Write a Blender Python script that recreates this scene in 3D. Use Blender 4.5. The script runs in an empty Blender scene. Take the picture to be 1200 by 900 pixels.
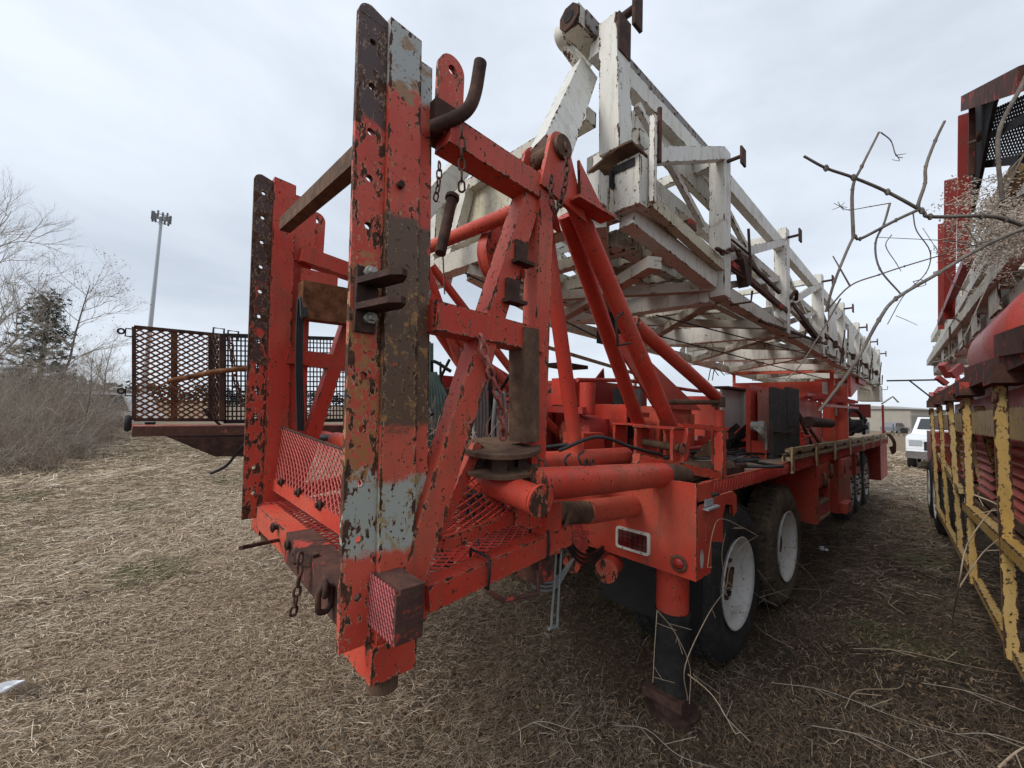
import bpy, math, random
import numpy as np
from mathutils import Vector, Matrix
random.seed(7); rng = np.random.default_rng(7)
V = Vector
# ------------------------------------------------------------------ camera
scene = bpy.context.scene
COL = scene.collection
CP = V((2.21, -2.28, 1.65)); FPX = 480.0
_yaw, _pitch, _roll = math.radians(46.97), math.atan(30/480), math.radians(1.8)
_f = V((-math.sin(_yaw)*math.cos(_pitch), math.cos(_yaw)*math.cos(_pitch), math.sin(_pitch)))
_r = V((math.cos(_yaw), math.sin(_yaw), 0)); _u = _r.cross(_f)
R_ = _r*math.cos(_roll)+_u*math.sin(_roll); U_ = -_r*math.sin(_roll)+_u*math.cos(_roll)
cd = bpy.data.cameras.new('camera'); cam = bpy.data.objects.new('camera', cd); COL.objects.link(cam)
cam.matrix_world = Matrix(((R_.x, U_.x, -_f.x, CP.x), (R_.y, U_.y, -_f.y, CP.y), (R_.z, U_.z, -_f.z, CP.z), (0, 0, 0, 1)))
cd.sensor_fit = 'HORIZONTAL'; cd.sensor_width = 36; cd.lens = 36*FPX/1200; cd.clip_start = .02; cd.clip_end = 3000
scene.camera = cam
# ------------------------------------------------------------------ sky, sun, exposure (overcast)
SUN_EL, SUN_AZ = math.radians(42), math.radians(195)      # azimuth measured from +Y clockwise
w = bpy.data.worlds.new('World'); scene.world = w; w.use_nodes = True
nt = w.node_tree; nt.nodes.clear()
def N(t, typ, **k):
    n = t.nodes.new(typ)
    for a, b in k.items():
        if hasattr(n, a): setattr(n, a, b)
    return n
out = N(nt, 'ShaderNodeOutputWorld'); bg = N(nt, 'ShaderNodeBackground'); bg.inputs[1].default_value = .1
sky = N(nt, 'ShaderNodeTexSky', sky_type='NISHITA', sun_disc=False, sun_elevation=SUN_EL, sun_rotation=SUN_AZ)
tc = N(nt, 'ShaderNodeTexCoord'); mp = N(nt, 'ShaderNodeMapping'); mp.inputs['Scale'].default_value = (1, 1, 2.6)
n1 = N(nt, 'ShaderNodeTexNoise'); n1.inputs['Scale'].default_value = 1.15; n1.inputs['Detail'].default_value = 6; n1.inputs['Roughness'].default_value = .55
n1.inputs['Distortion'].default_value = .4
cr = N(nt, 'ShaderNodeValToRGB')
cr.color_ramp.elements[0].position = .30; cr.color_ramp.elements[0].color = (4.5, 5.0, 5.75, 1)
cr.color_ramp.elements[1].position = .66; cr.color_ramp.elements[1].color = (7.2, 7.8, 8.6, 1)
mx = N(nt, 'ShaderNodeMix', data_type='RGBA'); mx.inputs[0].default_value = .93
nt.links.new(tc.outputs['Generated'], mp.inputs[0]); nt.links.new(mp.outputs[0], n1.inputs['Vector'])
nt.links.new(n1.outputs['Fac'], cr.inputs[0]); nt.links.new(sky.outputs[0], mx.inputs[6]); nt.links.new(cr.outputs[0], mx.inputs[7])
nt.links.new(mx.outputs[2], bg.inputs[0]); nt.links.new(bg.outputs[0], out.inputs[0])
sl = bpy.data.lights.new('sun', 'SUN'); sl.energy = 1.8; sl.angle = math.radians(25); sl.color = (1, .97, .93)
so = bpy.data.objects.new('sun', sl); COL.objects.link(so)
sdir = V((math.sin(SUN_AZ)*math.cos(SUN_EL), math.cos(SUN_AZ)*math.cos(SUN_EL), math.sin(SUN_EL)))
so.rotation_euler = sdir.to_track_quat('Z', 'Y').to_euler(); so.location = (0, 0, 30)
vs = scene.view_settings; vs.view_transform = 'Standard'; vs.look = 'None'; vs.exposure = 0.38; vs.gamma = 1
try: vs.use_curve_mapping = False
except Exception: pass

# ------------------------------------------------------------------ measuring helper: a pixel of the 1200x900 photo -> a point on a real plane
def at(x, y, X=None, Y=None, Z=None, D=None, pl=None):
    d = R_*((x-600)/FPX) + U_*((450-y)/FPX) + _f
    if D is not None: return CP + d*D
    if pl is not None:
        n, c = pl; t = (c - n.dot(CP))/n.dot(d); return CP + d*t
    if X is not None: return CP + d*((X-CP.x)/d.x)
    if Y is not None: return CP + d*((Y-CP.y)/d.y)
    return CP + d*((Z-CP.z)/d.z)

# ------------------------------------------------------------------ mesh builder
class B:
    def __init__(s): s.v = []; s.f = []; s.sm = []; s.e = []
    def add(s, vs, fs, sm=False, e=None):
        o = len(s.v); s.v += [tuple(p) for p in vs]; s.f += [tuple(i+o for i in f) for f in fs]
        s.sm += [sm]*len(fs); s.e += (e if e is not None else [0.]*len(vs))
    def face4(s, a, b, c, d, ew=.014):
        # quad with worn-edge attribute: inset ring
        a, b, c, d = map(V, (a, b, c, d))
        lu = ((b-a).length+(c-d).length)/2; lv = ((d-a).length+(c-b).length)/2
        if lu < 1e-5 or lv < 1e-5: return
        fu = min(.33, ew/lu); fv = min(.33, ew/lv)
        P = lambda u, v: a*(1-u)*(1-v)+b*u*(1-v)+c*u*v+d*(1-u)*v
        us = [0, fu, 1-fu, 1]; vv = [0, fv, 1-fv, 1]
        vs = [P(u, v) for v in vv for u in us]
        e = [1. if (i in (0, 3) or j in (0, 3)) else 0. for j in range(4) for i in range(4)]
        fs = [(j*4+i, j*4+i+1, j*4+i+5, j*4+i+4) for j in range(3) for i in range(3)]
        s.add(vs, fs, False, e)
    def hexa(s, b, t, ew=.014):
        # b,t: four points each, same winding (ccw seen from outside top)
        for k in range(4):
            k2 = (k+1) % 4; s.face4(b[k], b[k2], t[k2], t[k], ew)
        s.face4(t[0], t[1], t[2], t[3], ew); s.face4(b[3], b[2], b[1], b[0], ew)
        return s
    def beam(s, p, q, w, h, up=(0, 0, 1), ew=.014):
        p = V(p); q = V(q); d = (q-p).normalized(); u = V(up); x = d.cross(u)
        if x.length < 1e-3: x = d.cross(V((1, 0, 0)))
        x.normalize(); y = x.cross(d).normalized()
        c = [(-1, -1), (1, -1), (1, 1), (-1, 1)]
        bb = [p+x*(a*w/2)+y*(b_*h/2) for a, b_ in c]; tt = [q+x*(a*w/2)+y*(b_*h/2) for a, b_ in c]
        return s.hexa(bb, tt, ew)
    def box(s, lo, hi, ew=.014):
        x0, y0, z0 = lo; x1, y1, z1 = hi
        return s.hexa([V((x0, y0, z0)), V((x1, y0, z0)), V((x1, y1, z0)), V((x0, y1, z0))],
                      [V((x0, y0, z1)), V((x1, y0, z1)), V((x1, y1, z1)), V((x0, y1, z1))], ew)
    def tube(s, pts, r, n=12, caps=True, r2=None, endround=False):
        pts = [V(p) for p in pts]
        if len(pts) < 2: return s
        m = len(pts); rs = r if isinstance(r, (list, tuple)) else ([r]*m if r2 is None else [r+(r2-r)*i/(m-1) for i in range(m)])
        T = []
        for i in range(m):
            a = pts[max(0, i-1)]; b = pts[min(m-1, i+1)]; t = (b-a)
            T.append(t.normalized() if t.length > 1e-9 else V((0, 0, 1)))
        x = T[0].cross(V((0, 0, 1)))
        if x.length < .05: x = T[0].cross(V((1, 0, 0)))
        x.normalize(); vs = []
        for i in range(m):
            x = x - T[i]*x.dot(T[i]); x.normalize(); y = T[i].cross(x)
            for k in range(n):
                a = 2*math.pi*k/n; vs.append(pts[i]+(x*math.cos(a)+y*math.sin(a))*rs[i])
        fs = [(i*n+k, i*n+(k+1) % n, (i+1)*n+(k+1) % n, (i+1)*n+k) for i in range(m-1) for k in range(n)]
        s.add(vs, fs, True)
        if caps and n > 4:
            s.add(vs[:n], [tuple(range(n-1, -1, -1))], False, [1.]*n); s.add(vs[-n:], [tuple(range(n))], False, [1.]*n)
        return s
    def bar(s, p, q, r=.003):
        # light square bar without caps, for meshes
        p = V(p); q = V(q); d = q-p
        x = d.cross(V((0.13, .31, .94)));
        if x.length < 1e-9: return s
        x.normalize(); y = x.cross(d).normalized()
        vs = [c+x*a*r+y*b*r for c in (p, q) for a, b in ((-1, -1), (1, -1), (1, 1), (-1, 1))]
        s.add(vs, [(0, 1, 5, 4), (1, 2, 6, 5), (2, 3, 7, 6), (3, 0, 4, 7)]); return s
    def prism(s, poly, ext, hole=None, ew=.014):
        # poly: planar outline (list of V); ext: extrusion vector
        poly = [V(p) for p in poly]; ext = V(ext); n = len(poly)
        nrm = V((0, 0, 0))
        for i in range(n): nrm += poly[i].cross(poly[(i+1) % n])
        if nrm.dot(ext) > 0: poly = poly[::-1]
        c = sum(poly, V())/n; inn = [p+(c-p)*min(.4, ew/max(.001, (c-p).length)) for p in poly]
        for off, flip in ((V((0, 0, 0)), False), (ext, True)):
            vs = [p+off for p in poly]+[p+off for p in inn]; e = [1.]*n+[0.]*n
            fs = [(i, (i+1) % n, n+(i+1) % n, n+i) for i in range(n)]+[tuple(range(n, 2*n))]
            if flip: fs = [f[::-1] for f in fs]
            s.add(vs, fs, False, e)
        for i in range(n):
            a, b = poly[i], poly[(i+1) % n]; s.add([a, a+ext, b+ext, b], [(0, 1, 2, 3)], n > 10, [1.]*4)
        return s
    def disc(s, c, ax, r, h, n=28):
        c = V(c); ax = V(ax).normalized(); return s.tube([c-ax*h/2, c+ax*h/2], r, n)
    def ring(s, c, ax, R, r, n=16, m=6, squash=1.0, dirv=None):
        c = V(c); ax = V(ax).normalized(); x = V(dirv) if dirv is not None else ax.orthogonal()
        x = (x-ax*x.dot(ax)).normalized(); y = ax.cross(x); vs = []
        for i in range(n):
            a = 2*math.pi*i/n; d = x*math.cos(a)*squash+y*math.sin(a); o = (x*math.cos(a)+y*math.sin(a)).normalized()
            for k in range(m):
                b = 2*math.pi*k/m; vs.append(c+d*R+o*(r*math.cos(b))+ax*(r*math.sin(b)))
        s.add(vs, [(i*m+k, ((i+1) % n)*m+k, ((i+1) % n)*m+(k+1) % m, i*m+(k+1) % m) for i in range(n) for k in range(m)], True); return s
    def holed(s, o, u, v, wid, holes, L, th, hx=.5, hr=.012):
        # long plate from o along v (length L), width along u, with round holes at distances `holes` (front face, through)
        o = V(o); u = V(u).normalized(); v = V(v).normalized(); nn = u.cross(v).normalized()
        ys = [0.]+[(holes[i]+holes[i+1])/2 for i in range(len(holes)-1)]+[L]
        for k, h in enumerate(holes):
            y0, y1 = ys[k], ys[k+1]; cx = wid*hx
            ang = sorted(set([i*math.pi/8 for i in range(16)]+[math.atan2(b-h, a-cx) % (2*math.pi) for a in (0, wid) for b in (y0, y1)]))
            ou = []; hi = []
            for a in ang:
                ca, sa = math.cos(a), math.sin(a)
                tx = ((wid-cx)/ca if ca > 1e-9 else (-cx/ca if ca < -1e-9 else 1e9)); ty = ((y1-h)/sa if sa > 1e-9 else ((y0-h)/sa if sa < -1e-9 else 1e9))
                t = min(tx, ty); ou.append((cx+ca*t, h+sa*t)); hi.append((cx+ca*hr, h+sa*hr))
            n = len(ang); W = lambda p, z: o+u*p[0]+v*p[1]+nn*z
            for z, fl in ((0, 1), (-th, 0)):
                vs = [W(p, z) for p in hi]+[W(p, z) for p in ou]
                e = [.6]*n+[.75 if (p[0] < 1e-4 or p[0] > wid-1e-4) else 0. for p in ou]
                fs = [(i, n+i, n+(i+1) % n, (i+1) % n) for i in range(n)]
                if not fl: fs = [f[::-1] for f in fs]
                s.add(vs, fs, False, e)
            vs = [W(p, 0) for p in hi]+[W(p, -th) for p in hi]
            s.add(vs, [(i, (i+1) % n, n+(i+1) % n, n+i) for i in range(n)], True, [1.]*(2*n))
        for a, b in (((0, 0), (0, L)), ((wid, 0), (wid, L)), ((0, 0), (wid, 0)), ((0, L), (wid, L))):
            W = lambda p, z: o+u*p[0]+v*p[1]+nn*z
            s.add([W(a, 0), W(b, 0), W(b, -th), W(a, -th)], [(0, 1, 2, 3)], False, [1.]*4)
        return s

def interp(Q, u, v):
    a, b, c, d = Q; return a*(1-u)*(1-v)+b*u*(1-v)+c*u*v+d*(1-u)*v
def expanded(b, Q, nu, nv, r=.003, sag=0, sdir_=(0, 0, -1), cut=None):
    Q = [V(q) for q in Q]; sd = V(sdir_)
    for j in range(nv):
        prev = None
        for i in range(nu+1):
            u = i/nu; v = (j+((i+j) % 2))/nv; p = interp(Q, u, v)+sd*(sag*math.sin(math.pi*u)*math.sin(math.pi*v))
            if prev is not None and (cut is None or cut(u, v)): b.bar(prev, p, r)
            prev = p
    return b
def gridmesh(b, Q, nu, nv, r=.003):
    Q = [V(q) for q in Q]
    for i in range(nu+1): b.bar(interp(Q, i/nu, 0), interp(Q, i/nu, 1), r)
    for j in range(nv+1): b.bar(interp(Q, 0, j/nv), interp(Q, 1, j/nv), r)
    return b
def frame(b, Q, w_, h_=None):
    Q = [V(q) for q in Q]
    for i in range(4): b.beam(Q[i], Q[(i+1) % 4], w_, h_ or w_)
    return b
def chainlinks(b, pts, L=.045, r=.005, wd=.5):
    # pts: curve; links laid along it
    pts = [V(p) for p in pts]; seg = []; tot = 0
    for i in range(len(pts)-1): seg.append((pts[i+1]-pts[i]).length); tot += seg[-1]
    n = max(1, int(tot/(L*.78))); k = 0; acc = 0
    for i in range(n):
        s_ = (i+.5)*tot/n
        k = 0; acc = 0
        while k < len(seg)-1 and acc+seg[k] < s_: acc += seg[k]; k += 1
        d = (pts[k+1]-pts[k]).normalized(); c = pts[k]+d*(s_-acc)
        x = d.cross(V((.3, .2, .9))).normalized(); ax = x if i % 2 else d.cross(x).normalized()
        ring_stadium(b, c, d, ax, L, r)
    return b
def ring_stadium(b, c, d, ax, L, r, n=12, m=5):
    y = ax.cross(d).normalized(); vs = []
    hw = L*.3; hl = L/2-hw
    for i in range(n):
        a = 2*math.pi*i/n; o = d*math.cos(a)+y*math.sin(a)
        cc = c+d*(hl if math.cos(a) > 0 else -hl)+o*(hw-r*.5)
        for k in range(m):
            t = 2*math.pi*k/m; vs.append(cc+o*(r*math.cos(t))+ax*(r*math.sin(t)))
    b.add(vs, [(i*m+k, ((i+1) % n)*m+k, ((i+1) % n)*m+(k+1) % m, i*m+(k+1) % m) for i in range(n) for k in range(m)], True)
def spline(P, n=8):
    P = [V(p) for p in P]; P = [P[0]*2-P[1]]+P+[P[-1]*2-P[-2]]; o = []
    for i in range(1, len(P)-2):
        for k in range(n):
            t = k/n; a, b_, c, d = P[i-1:i+3]
            o.append(.5*((2*b_)+(c-a)*t+(2*a-5*b_+4*c-d)*t*t+(3*b_-a-3*c+d)*t**3))
    o.append(P[-2]); return o

def root(name, loc, label, cat, group=None):
    o = bpy.data.objects.new(name, None); COL.objects.link(o); o.location = loc; o.empty_display_size = .2
    o['label'] = label; o['category'] = cat
    if group: o['group'] = group
    return o
def part(name, b, mat, parent=None, label=None, cat=None, group=None, kind=None, loc=None):
    me = bpy.data.meshes.new(name)
    org = V((0, 0, 0)); p = parent
    while p is not None: org = org+p.location; p = p.parent
    if parent is None and loc is not None: org = V(loc)
    arr = [(x-org.x, y-org.y, z-org.z) for x, y, z in b.v]
    me.from_pydata(arr, [], b.f); me.polygons.foreach_set('use_smooth', b.sm)
    if any(b.e):
        at_ = me.attributes.new('edge', 'FLOAT', 'POINT'); at_.data.foreach_set('value', b.e)
    me.materials.append(mat); me.update()
    o = bpy.data.objects.new(name, me); COL.objects.link(o)
    if parent is None: o.location = org
    else: o.parent = parent
    if label: o['label'] = label
    if cat: o['category'] = cat
    if group: o['group'] = group
    if kind: o['kind'] = kind
    return o
def copy_tree(o, parent=None):
    c = o.copy(); COL.objects.link(c); c.parent = parent
    for ch in list(o.children): copy_tree(ch, c)
    return c

# ------------------------------------------------------------------ materials
def mat(name):
    m = bpy.data.materials.new(name); m.use_nodes = True; t = m.node_tree
    return m, t, t.nodes['Principled BSDF']
def ramp(t, stops, src):
    r = N(t, 'ShaderNodeValToRGB'); el = r.color_ramp.elements
    while len(el) < len(stops): el.new(.5)
    for e, (p, c) in zip(el, stops): e.position = p; e.color = tuple(c)+(1,) if len(c) == 3 else c
    t.links.new(src, r.inputs[0]); return r.outputs[0]
def noise(t, scale, detail=6, rough=.6, vec=None, dist=0):
    n = N(t, 'ShaderNodeTexNoise'); n.inputs['Scale'].default_value = scale; n.inputs['Detail'].default_value = detail
    n.inputs['Roughness'].default_value = rough; n.inputs['Distortion'].default_value = dist
    if vec is not None: t.links.new(vec, n.inputs['Vector'])
    return n.outputs['Fac']
def mth(t, op, a, b=None, clamp=False):
    n = N(t, 'ShaderNodeMath', operation=op); n.use_clamp = clamp
    for i, x in enumerate((a, b)):
        if x is None: continue
        if isinstance(x, (int, float)): n.inputs[i].default_value = x
        else: t.links.new(x, n.inputs[i])
    return n.outputs[0]
def mixc(t, fac, a, b):
    n = N(t, 'ShaderNodeMix', data_type='RGBA')
    for i, x in ((0, fac), (6, a), (7, b)):
        if isinstance(x, (int, float)): n.inputs[i].default_value = x
        elif isinstance(x, tuple): n.inputs[i].default_value = x+(1,)
        else: t.links.new(x, n.inputs[i])
    return n.outputs[2]
def sstep(t, x, lo, hi):
    n = N(t, 'ShaderNodeMapRange'); n.interpolation_type = 'SMOOTHSTEP'
    t.links.new(x, n.inputs[0]); n.inputs[1].default_value = lo; n.inputs[2].default_value = hi; return n.outputs[0]
def mapped(t, scale):
    c = N(t, 'ShaderNodeTexCoord'); m = N(t, 'ShaderNodeMapping'); m.inputs['Scale'].default_value = scale
    t.links.new(c.outputs['Object'], m.inputs[0]); return m.outputs[0], c.outputs['Object']

def paint(name, base, faded, wear=.60, edge=.16, streak=.5, rustc=((.02, .012, .009), (.075, .035, .02), (.16, .07, .035)), rough=.5, dirt=(.12, .09, .06), dirtamt=.45, speck=.645, zones=None, wsc=34, runs=.55):
    m, t, P = mat(name)
    co = N(t, 'ShaderNodeTexCoord').outputs['Object']
    vz, _ = mapped(t, (1, 1, .42)); nw = noise(t, wsc, 9, .7, vz, .2); ns = noise(t, 70, 4, .6, co); nb = noise(t, 1.6, 4, .55, co)
    vs_, _ = mapped(t, (14, 14, 1.1)); nst = noise(t, 2.2, 6, .65, vs_)
    ea = N(t, 'ShaderNodeAttribute', attribute_name='edge').outputs['Fac']
    # paint colour: fade + streaks + dirt
    c = mixc(t, sstep(t, nb, .35, .68), base, faded)
    c = mixc(t, mth(t, 'MULTIPLY', sstep(t, nst, .52, .78), streak), c, dirt)
    nd = noise(t, 3.4, 8, .7, co, .6)
    c = mixc(t, mth(t, 'MULTIPLY', sstep(t, nd, .5, .8), dirtamt), c, dirt)
    vr, _ = mapped(t, (30, 30, 1.6)); run = mth(t, 'MULTIPLY', sstep(t, noise(t, 1.4, 7, .7, vr, .3), .56, .72), sstep(t, nb, .40, .62)); c = mixc(t, mth(t, 'MULTIPLY', run, runs), c, (.17, .065, .03))
    if zones:
        oz = N(t, 'ShaderNodeSeparateXYZ'); t.links.new(co, oz.inputs[0])
        zz = mth(t, 'ADD', oz.outputs['Z'], mth(t, 'MULTIPLY', mth(t, 'SUBTRACT', nd, .5), .22))
        for z0, z1, colr, amt, sc in zones:
            a = mth(t, 'MULTIPLY', sstep(t, zz, z0-.015, z0+.015), mth(t, 'SUBTRACT', 1., sstep(t, zz, z1-.015, z1+.015)))
            if amt < 1:
                nz = noise(t, sc, 8, .72, co, .4); a = mth(t, 'MULTIPLY', a, sstep(t, nz, 1-amt-.03, 1-amt+.03))
            c = mixc(t, a, c, colr)
    rc = ramp(t, [(.3, rustc[0]), (.52, rustc[1]), (.75, rustc[2])], noise(t, 26, 6, .7, co))
    # chips
    f = mth(t, 'ADD', nw, mth(t, 'MULTIPLY', ea, edge)); f = mth(t, 'ADD', f, mth(t, 'MULTIPLY', mth(t, 'SUBTRACT', ns, .5), .22))
    chip = sstep(t, f, wear, wear+.018)
    chip2 = sstep(t, mth(t, 'ADD', ns, mth(t, 'MULTIPLY', mth(t, 'SUBTRACT', nw, .5), .5)), speck, speck+.02)
    ch = mth(t, 'MAXIMUM', chip, chip2)
    # thin pale primer rim round the chips
    halo = mth(t, 'SUBTRACT', sstep(t, f, wear-.026, wear-.008), chip, True)
    halo = mth(t, 'MULTIPLY', halo, sstep(t, ns, .44, .56))
    c = mixc(t, mth(t, 'MULTIPLY', halo, .8), c, (.62, .44, .28) if base[0] > base[1]*3 else (.42, .27, .12))
    c = mixc(t, ch, c, rc)
    t.links.new(c, P.inputs['Base Color'])
    r = N(t, 'ShaderNodeMapRange'); t.links.new(ch, r.inputs[0]); r.inputs[3].default_value = rough; r.inputs[4].default_value = .92
    t.links.new(mth(t, 'ADD', r.outputs[0], mth(t, 'MULTIPLY', mth(t, 'SUBTRACT', nd, .5), .3)), P.inputs['Roughness'])
    P.inputs['Specular IOR Level'].default_value = .35
    bp = N(t, 'ShaderNodeBump'); bp.inputs['Strength'].default_value = .5; bp.inputs['Distance'].default_value = .002
    t.links.new(mth(t, 'ADD', mth(t, 'MULTIPLY', ch, -1.), mth(t, 'MULTIPLY', ns, .5)), bp.inputs['Height']); t.links.new(bp.outputs[0], P.inputs['Normal'])
    return m
def rusty(name, c0, c1, c2, flake=None, famt=.3, rough=.9):
    m, t, P = mat(name); co = N(t, 'ShaderNodeTexCoord').outputs['Object']
    a = noise(t, 11, 9, .72, co, .3); b2 = noise(t, 90, 4, .6, co)
    c = ramp(t, [(.3, c0), (.5, c1), (.72, c2)], mth(t, 'ADD', a, mth(t, 'MULTIPLY', mth(t, 'SUBTRACT', b2, .5), .25)))
    if flake: c = mixc(t, sstep(t, noise(t, 5, 9, .72, co, .5), 1-famt-.02, 1-famt+.02), c, flake)
    t.links.new(c, P.inputs['Base Color']); P.inputs['Roughness'].default_value = rough; P.inputs['Specular IOR Level'].default_value = .25
    bp = N(t, 'ShaderNodeBump'); bp.inputs['Strength'].default_value = .5; bp.inputs['Distance'].default_value = .002
    t.links.new(b2, bp.inputs['Height']); t.links.new(bp.outputs[0], P.inputs['Normal']); return m
def plain(name, c, rough=.6, var=.25, metal=0, sc=8, spec=.4):
    m, t, P = mat(name); co = N(t, 'ShaderNodeTexCoord').outputs['Object']
    lo = tuple(x*(1-var) for x in c); hi = tuple(min(1, x*(1+var)) for x in c)
    t.links.new(ramp(t, [(.3, lo), (.7, hi)], noise(t, sc, 7, .65, co)), P.inputs['Base Color'])
    P.inputs['Roughness'].default_value = rough; P.inputs['Metallic'].default_value = metal; P.inputs['Specular IOR Level'].default_value = spec; return m

RED = (.52, .043, .024); REDF = (.56, .10, .058)
M = {}
M['red'] = paint('red_paint', RED, REDF, .675, .15, .7, dirtamt=.6, speck=.655)
M['red2'] = paint('dull_red_paint', (.38, .035, .028), (.45, .07, .055), .70, .12, dirtamt=.5)
M['red_worn'] = paint('worn_red_paint', RED, REDF, .645, .17, .75, dirtamt=.65, speck=.635)
M['red_col'] = paint('column_red_paint', RED, REDF, .63, .18, speck=.625, zones=[
    (1.60, 2.3, (.115, .065, .038), .62, 6), (1.62, 2.05, (.34, .17, .05), .42, 22), (1.20, 1.42, (.37, .38, .33), 1, 1), (1.20, 1.42, (.33, .24, .12), .45, 14), (1.62, 2.5, (.42, .26, .08), .36, 40), (2.80, 3.4, (.38, .39, .37), 1, 1), (2.70, 3.4, (.30, .18, .09), .45, 9)])
M['plate_col'] = paint('column_plate_paint', RED, REDF, .64, .18, speck=.64, zones=[
    (1.19, 1.45, (.37, .38, .33), .7, 10), (1.40, 2.15, (.36, .15, .05), .50, 30), (1.40, 2.5, (.45, .28, .09), .36, 45), (1.5, 2.6, (.10, .055, .035), .36, 26), (1.9, 2.2, (.12, .06, .035), .45, 5), (2.60, 3.5, (.075, .04, .035), 1, 1)])
M['plate_left'] = paint('left_plate_paint', RED, REDF, .62, .2, zones=[(2.45, 3.5, (.07, .036, .03), 1, 1), (1.9, 2.45, (.07, .036, .03), .55, 6)])
WH = (.60, .585, .52)
M['white'] = paint('mast_white_paint', WH, (.66, .645, .59), .66, .15, .8, dirt=(.25, .16, .08), dirtamt=.65, speck=.68, wsc=24)
M['white_dirty'] = paint('mast_dirty_paint', (.48, .45, .37), (.58, .555, .48), .63, .16, .9, dirt=(.2, .125, .065), dirtamt=.75, speck=.67, wsc=20)
M['cream'] = plain('cream_tank_panel', (.48, .47, .43), .6, .12)
M['yellow'] = paint('worn_yellow_paint', (.43, .27, .07), (.48, .36, .17), .61, .22, .6, rustc=((.015, .012, .012), (.05, .025, .02), (.13, .05, .025)), dirtamt=.45, speck=.63)
M['tanrail'] = paint('faded_tan_rail', (.30, .22, .11), (.36, .27, .16), .60, .14, dirtamt=.5, speck=.66)
M['tankred'] = paint('tank_red_paint', (.42, .04, .034), (.46, .08, .06), .69, .08, .3, rough=.38)
M['maroon'] = paint('maroon_paint', (.27, .034, .03), (.33, .06, .05), .69, .08, .3, rough=.4, dirtamt=.3)
M['rust'] = rusty('rusted_steel', (.025, .015, .013), (.065, .036, .028), (.13, .065, .042))
M['rustred'] = rusty('rusted_red_steel', (.035, .018, .015), (.085, .042, .032), (.15, .06, .04), (.40, .06, .045), .42)
M['rustbrown'] = rusty('brown_rusted_steel', (.055, .032, .022), (.12, .07, .045), (.20, .12, .075), (.32, .15, .09), .36)
M['rustorange'] = rusty('orange_rust_steel', (.05, .022, .012), (.16, .065, .028), (.30, .15, .08))
M['dark'] = rusty('black_steel', (.012, .012, .013), (.025, .024, .024), (.05, .045, .04))
M['black'] = plain('black_rubber_hose', (.02, .02, .021), .55, .3)
M['rubber'] = rusty('weathered_rubber', (.02, .02, .021), (.035, .034, .033), (.065, .06, .052), rough=.85)
M['mud'] = rusty('dried_mud_rubber', (.05, .04, .03), (.11, .085, .06), (.2, .155, .11), (.04, .038, .035), .42)
M['rim'] = paint('white_rim_paint', (.58, .57, .54), (.68, .67, .64), .64, .08, .5, dirt=(.20, .14, .09), dirtamt=.95, speck=.66, wsc=14)
M['green_hose'] = plain('green_grey_hose', (.14, .24, .21), .5, .3)
M['grey_hose'] = plain('grey_hose', (.20, .21, .20), .5, .3)
M['pink_hose'] = plain('faded_red_hose', (.40, .10, .10), .6, .3)
M['galv'] = plain('galvanised_steel', (.42, .45, .48), .45, .12, .3)
M['alum'] = plain('old_aluminium', (.32, .31, .28), .5, .3, .5)
M['lens'] = plain('dark_red_lens', (.12, .008, .012), .15, .3, spec=.7)
M['lens_grid'] = plain('lens_divider', (.05, .006, .01), .3, .2)
M['whiteplastic'] = plain('white_painted_frame', (.72, .68, .60), .5, .12)
M['bark'] = rusty('grey_bark', (.07, .058, .048), (.14, .12, .10), (.24, .21, .18))
M['twig'] = plain('dry_twig', (.31, .265, .215), .9, .3)
M['brush'] = plain('reddish_brush', (.26, .20, .155), .9, .35)
M['twigdark'] = plain('dark_twig', (.10, .08, .065), .9, .3)
M['vine'] = rusty('vine_bark', (.07, .055, .048), (.14, .118, .10), (.26, .225, .19))
M['stem'] = plain('dry_pale_stem', (.36, .28, .195), .9, .25)
M['dryleaf'] = plain('dry_leaf', (.20, .125, .065), .9, .4, sc=3)
M['fluff'] = plain('dried_flower_heads', (.36, .31, .25), .95, .4, sc=30)
M['needle'] = plain('pine_needles', (.035, .048, .028), .8, .4, sc=2)
M['glass'] = plain('car_glass', (.03, .035, .04), .08, .2, spec=.8)
M['carwhite'] = plain('white_car_paint', (.72, .73, .74), .25, .03, spec=.6)
M['chrome'] = plain('chrome', (.6, .6, .6), .2, .1, .9)
M['steelwall'] = plain('beige_sheet_wall', (.36, .33, .28), .7, .08, sc=1)
M['blackpaint'] = plain('black_crane_paint', (.018, .018, .019), .45, .4)
M['slab'] = rusty('dark_belting', (.035, .034, .034), (.055, .053, .05), (.09, .085, .075))
M['dust_deck'] = rusty('dusty_deck_plate', (.12, .075, .05), (.21, .15, .105), (.30, .22, .155), (.35, .09, .06), .36)
M['chain'] = rusty('rusted_chain', (.04, .022, .017), (.10, .055, .04), (.2, .12, .09))
M['chain_pink'] = rusty('red_painted_chain', (.12, .05, .035), (.36, .10, .08), (.55, .3, .25))
M['litter'] = plain('white_litter', (.7, .72, .74), .5, .08)
M['blue_text'] = plain('dark_print', (.05, .05, .06), .6, .1)

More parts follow.
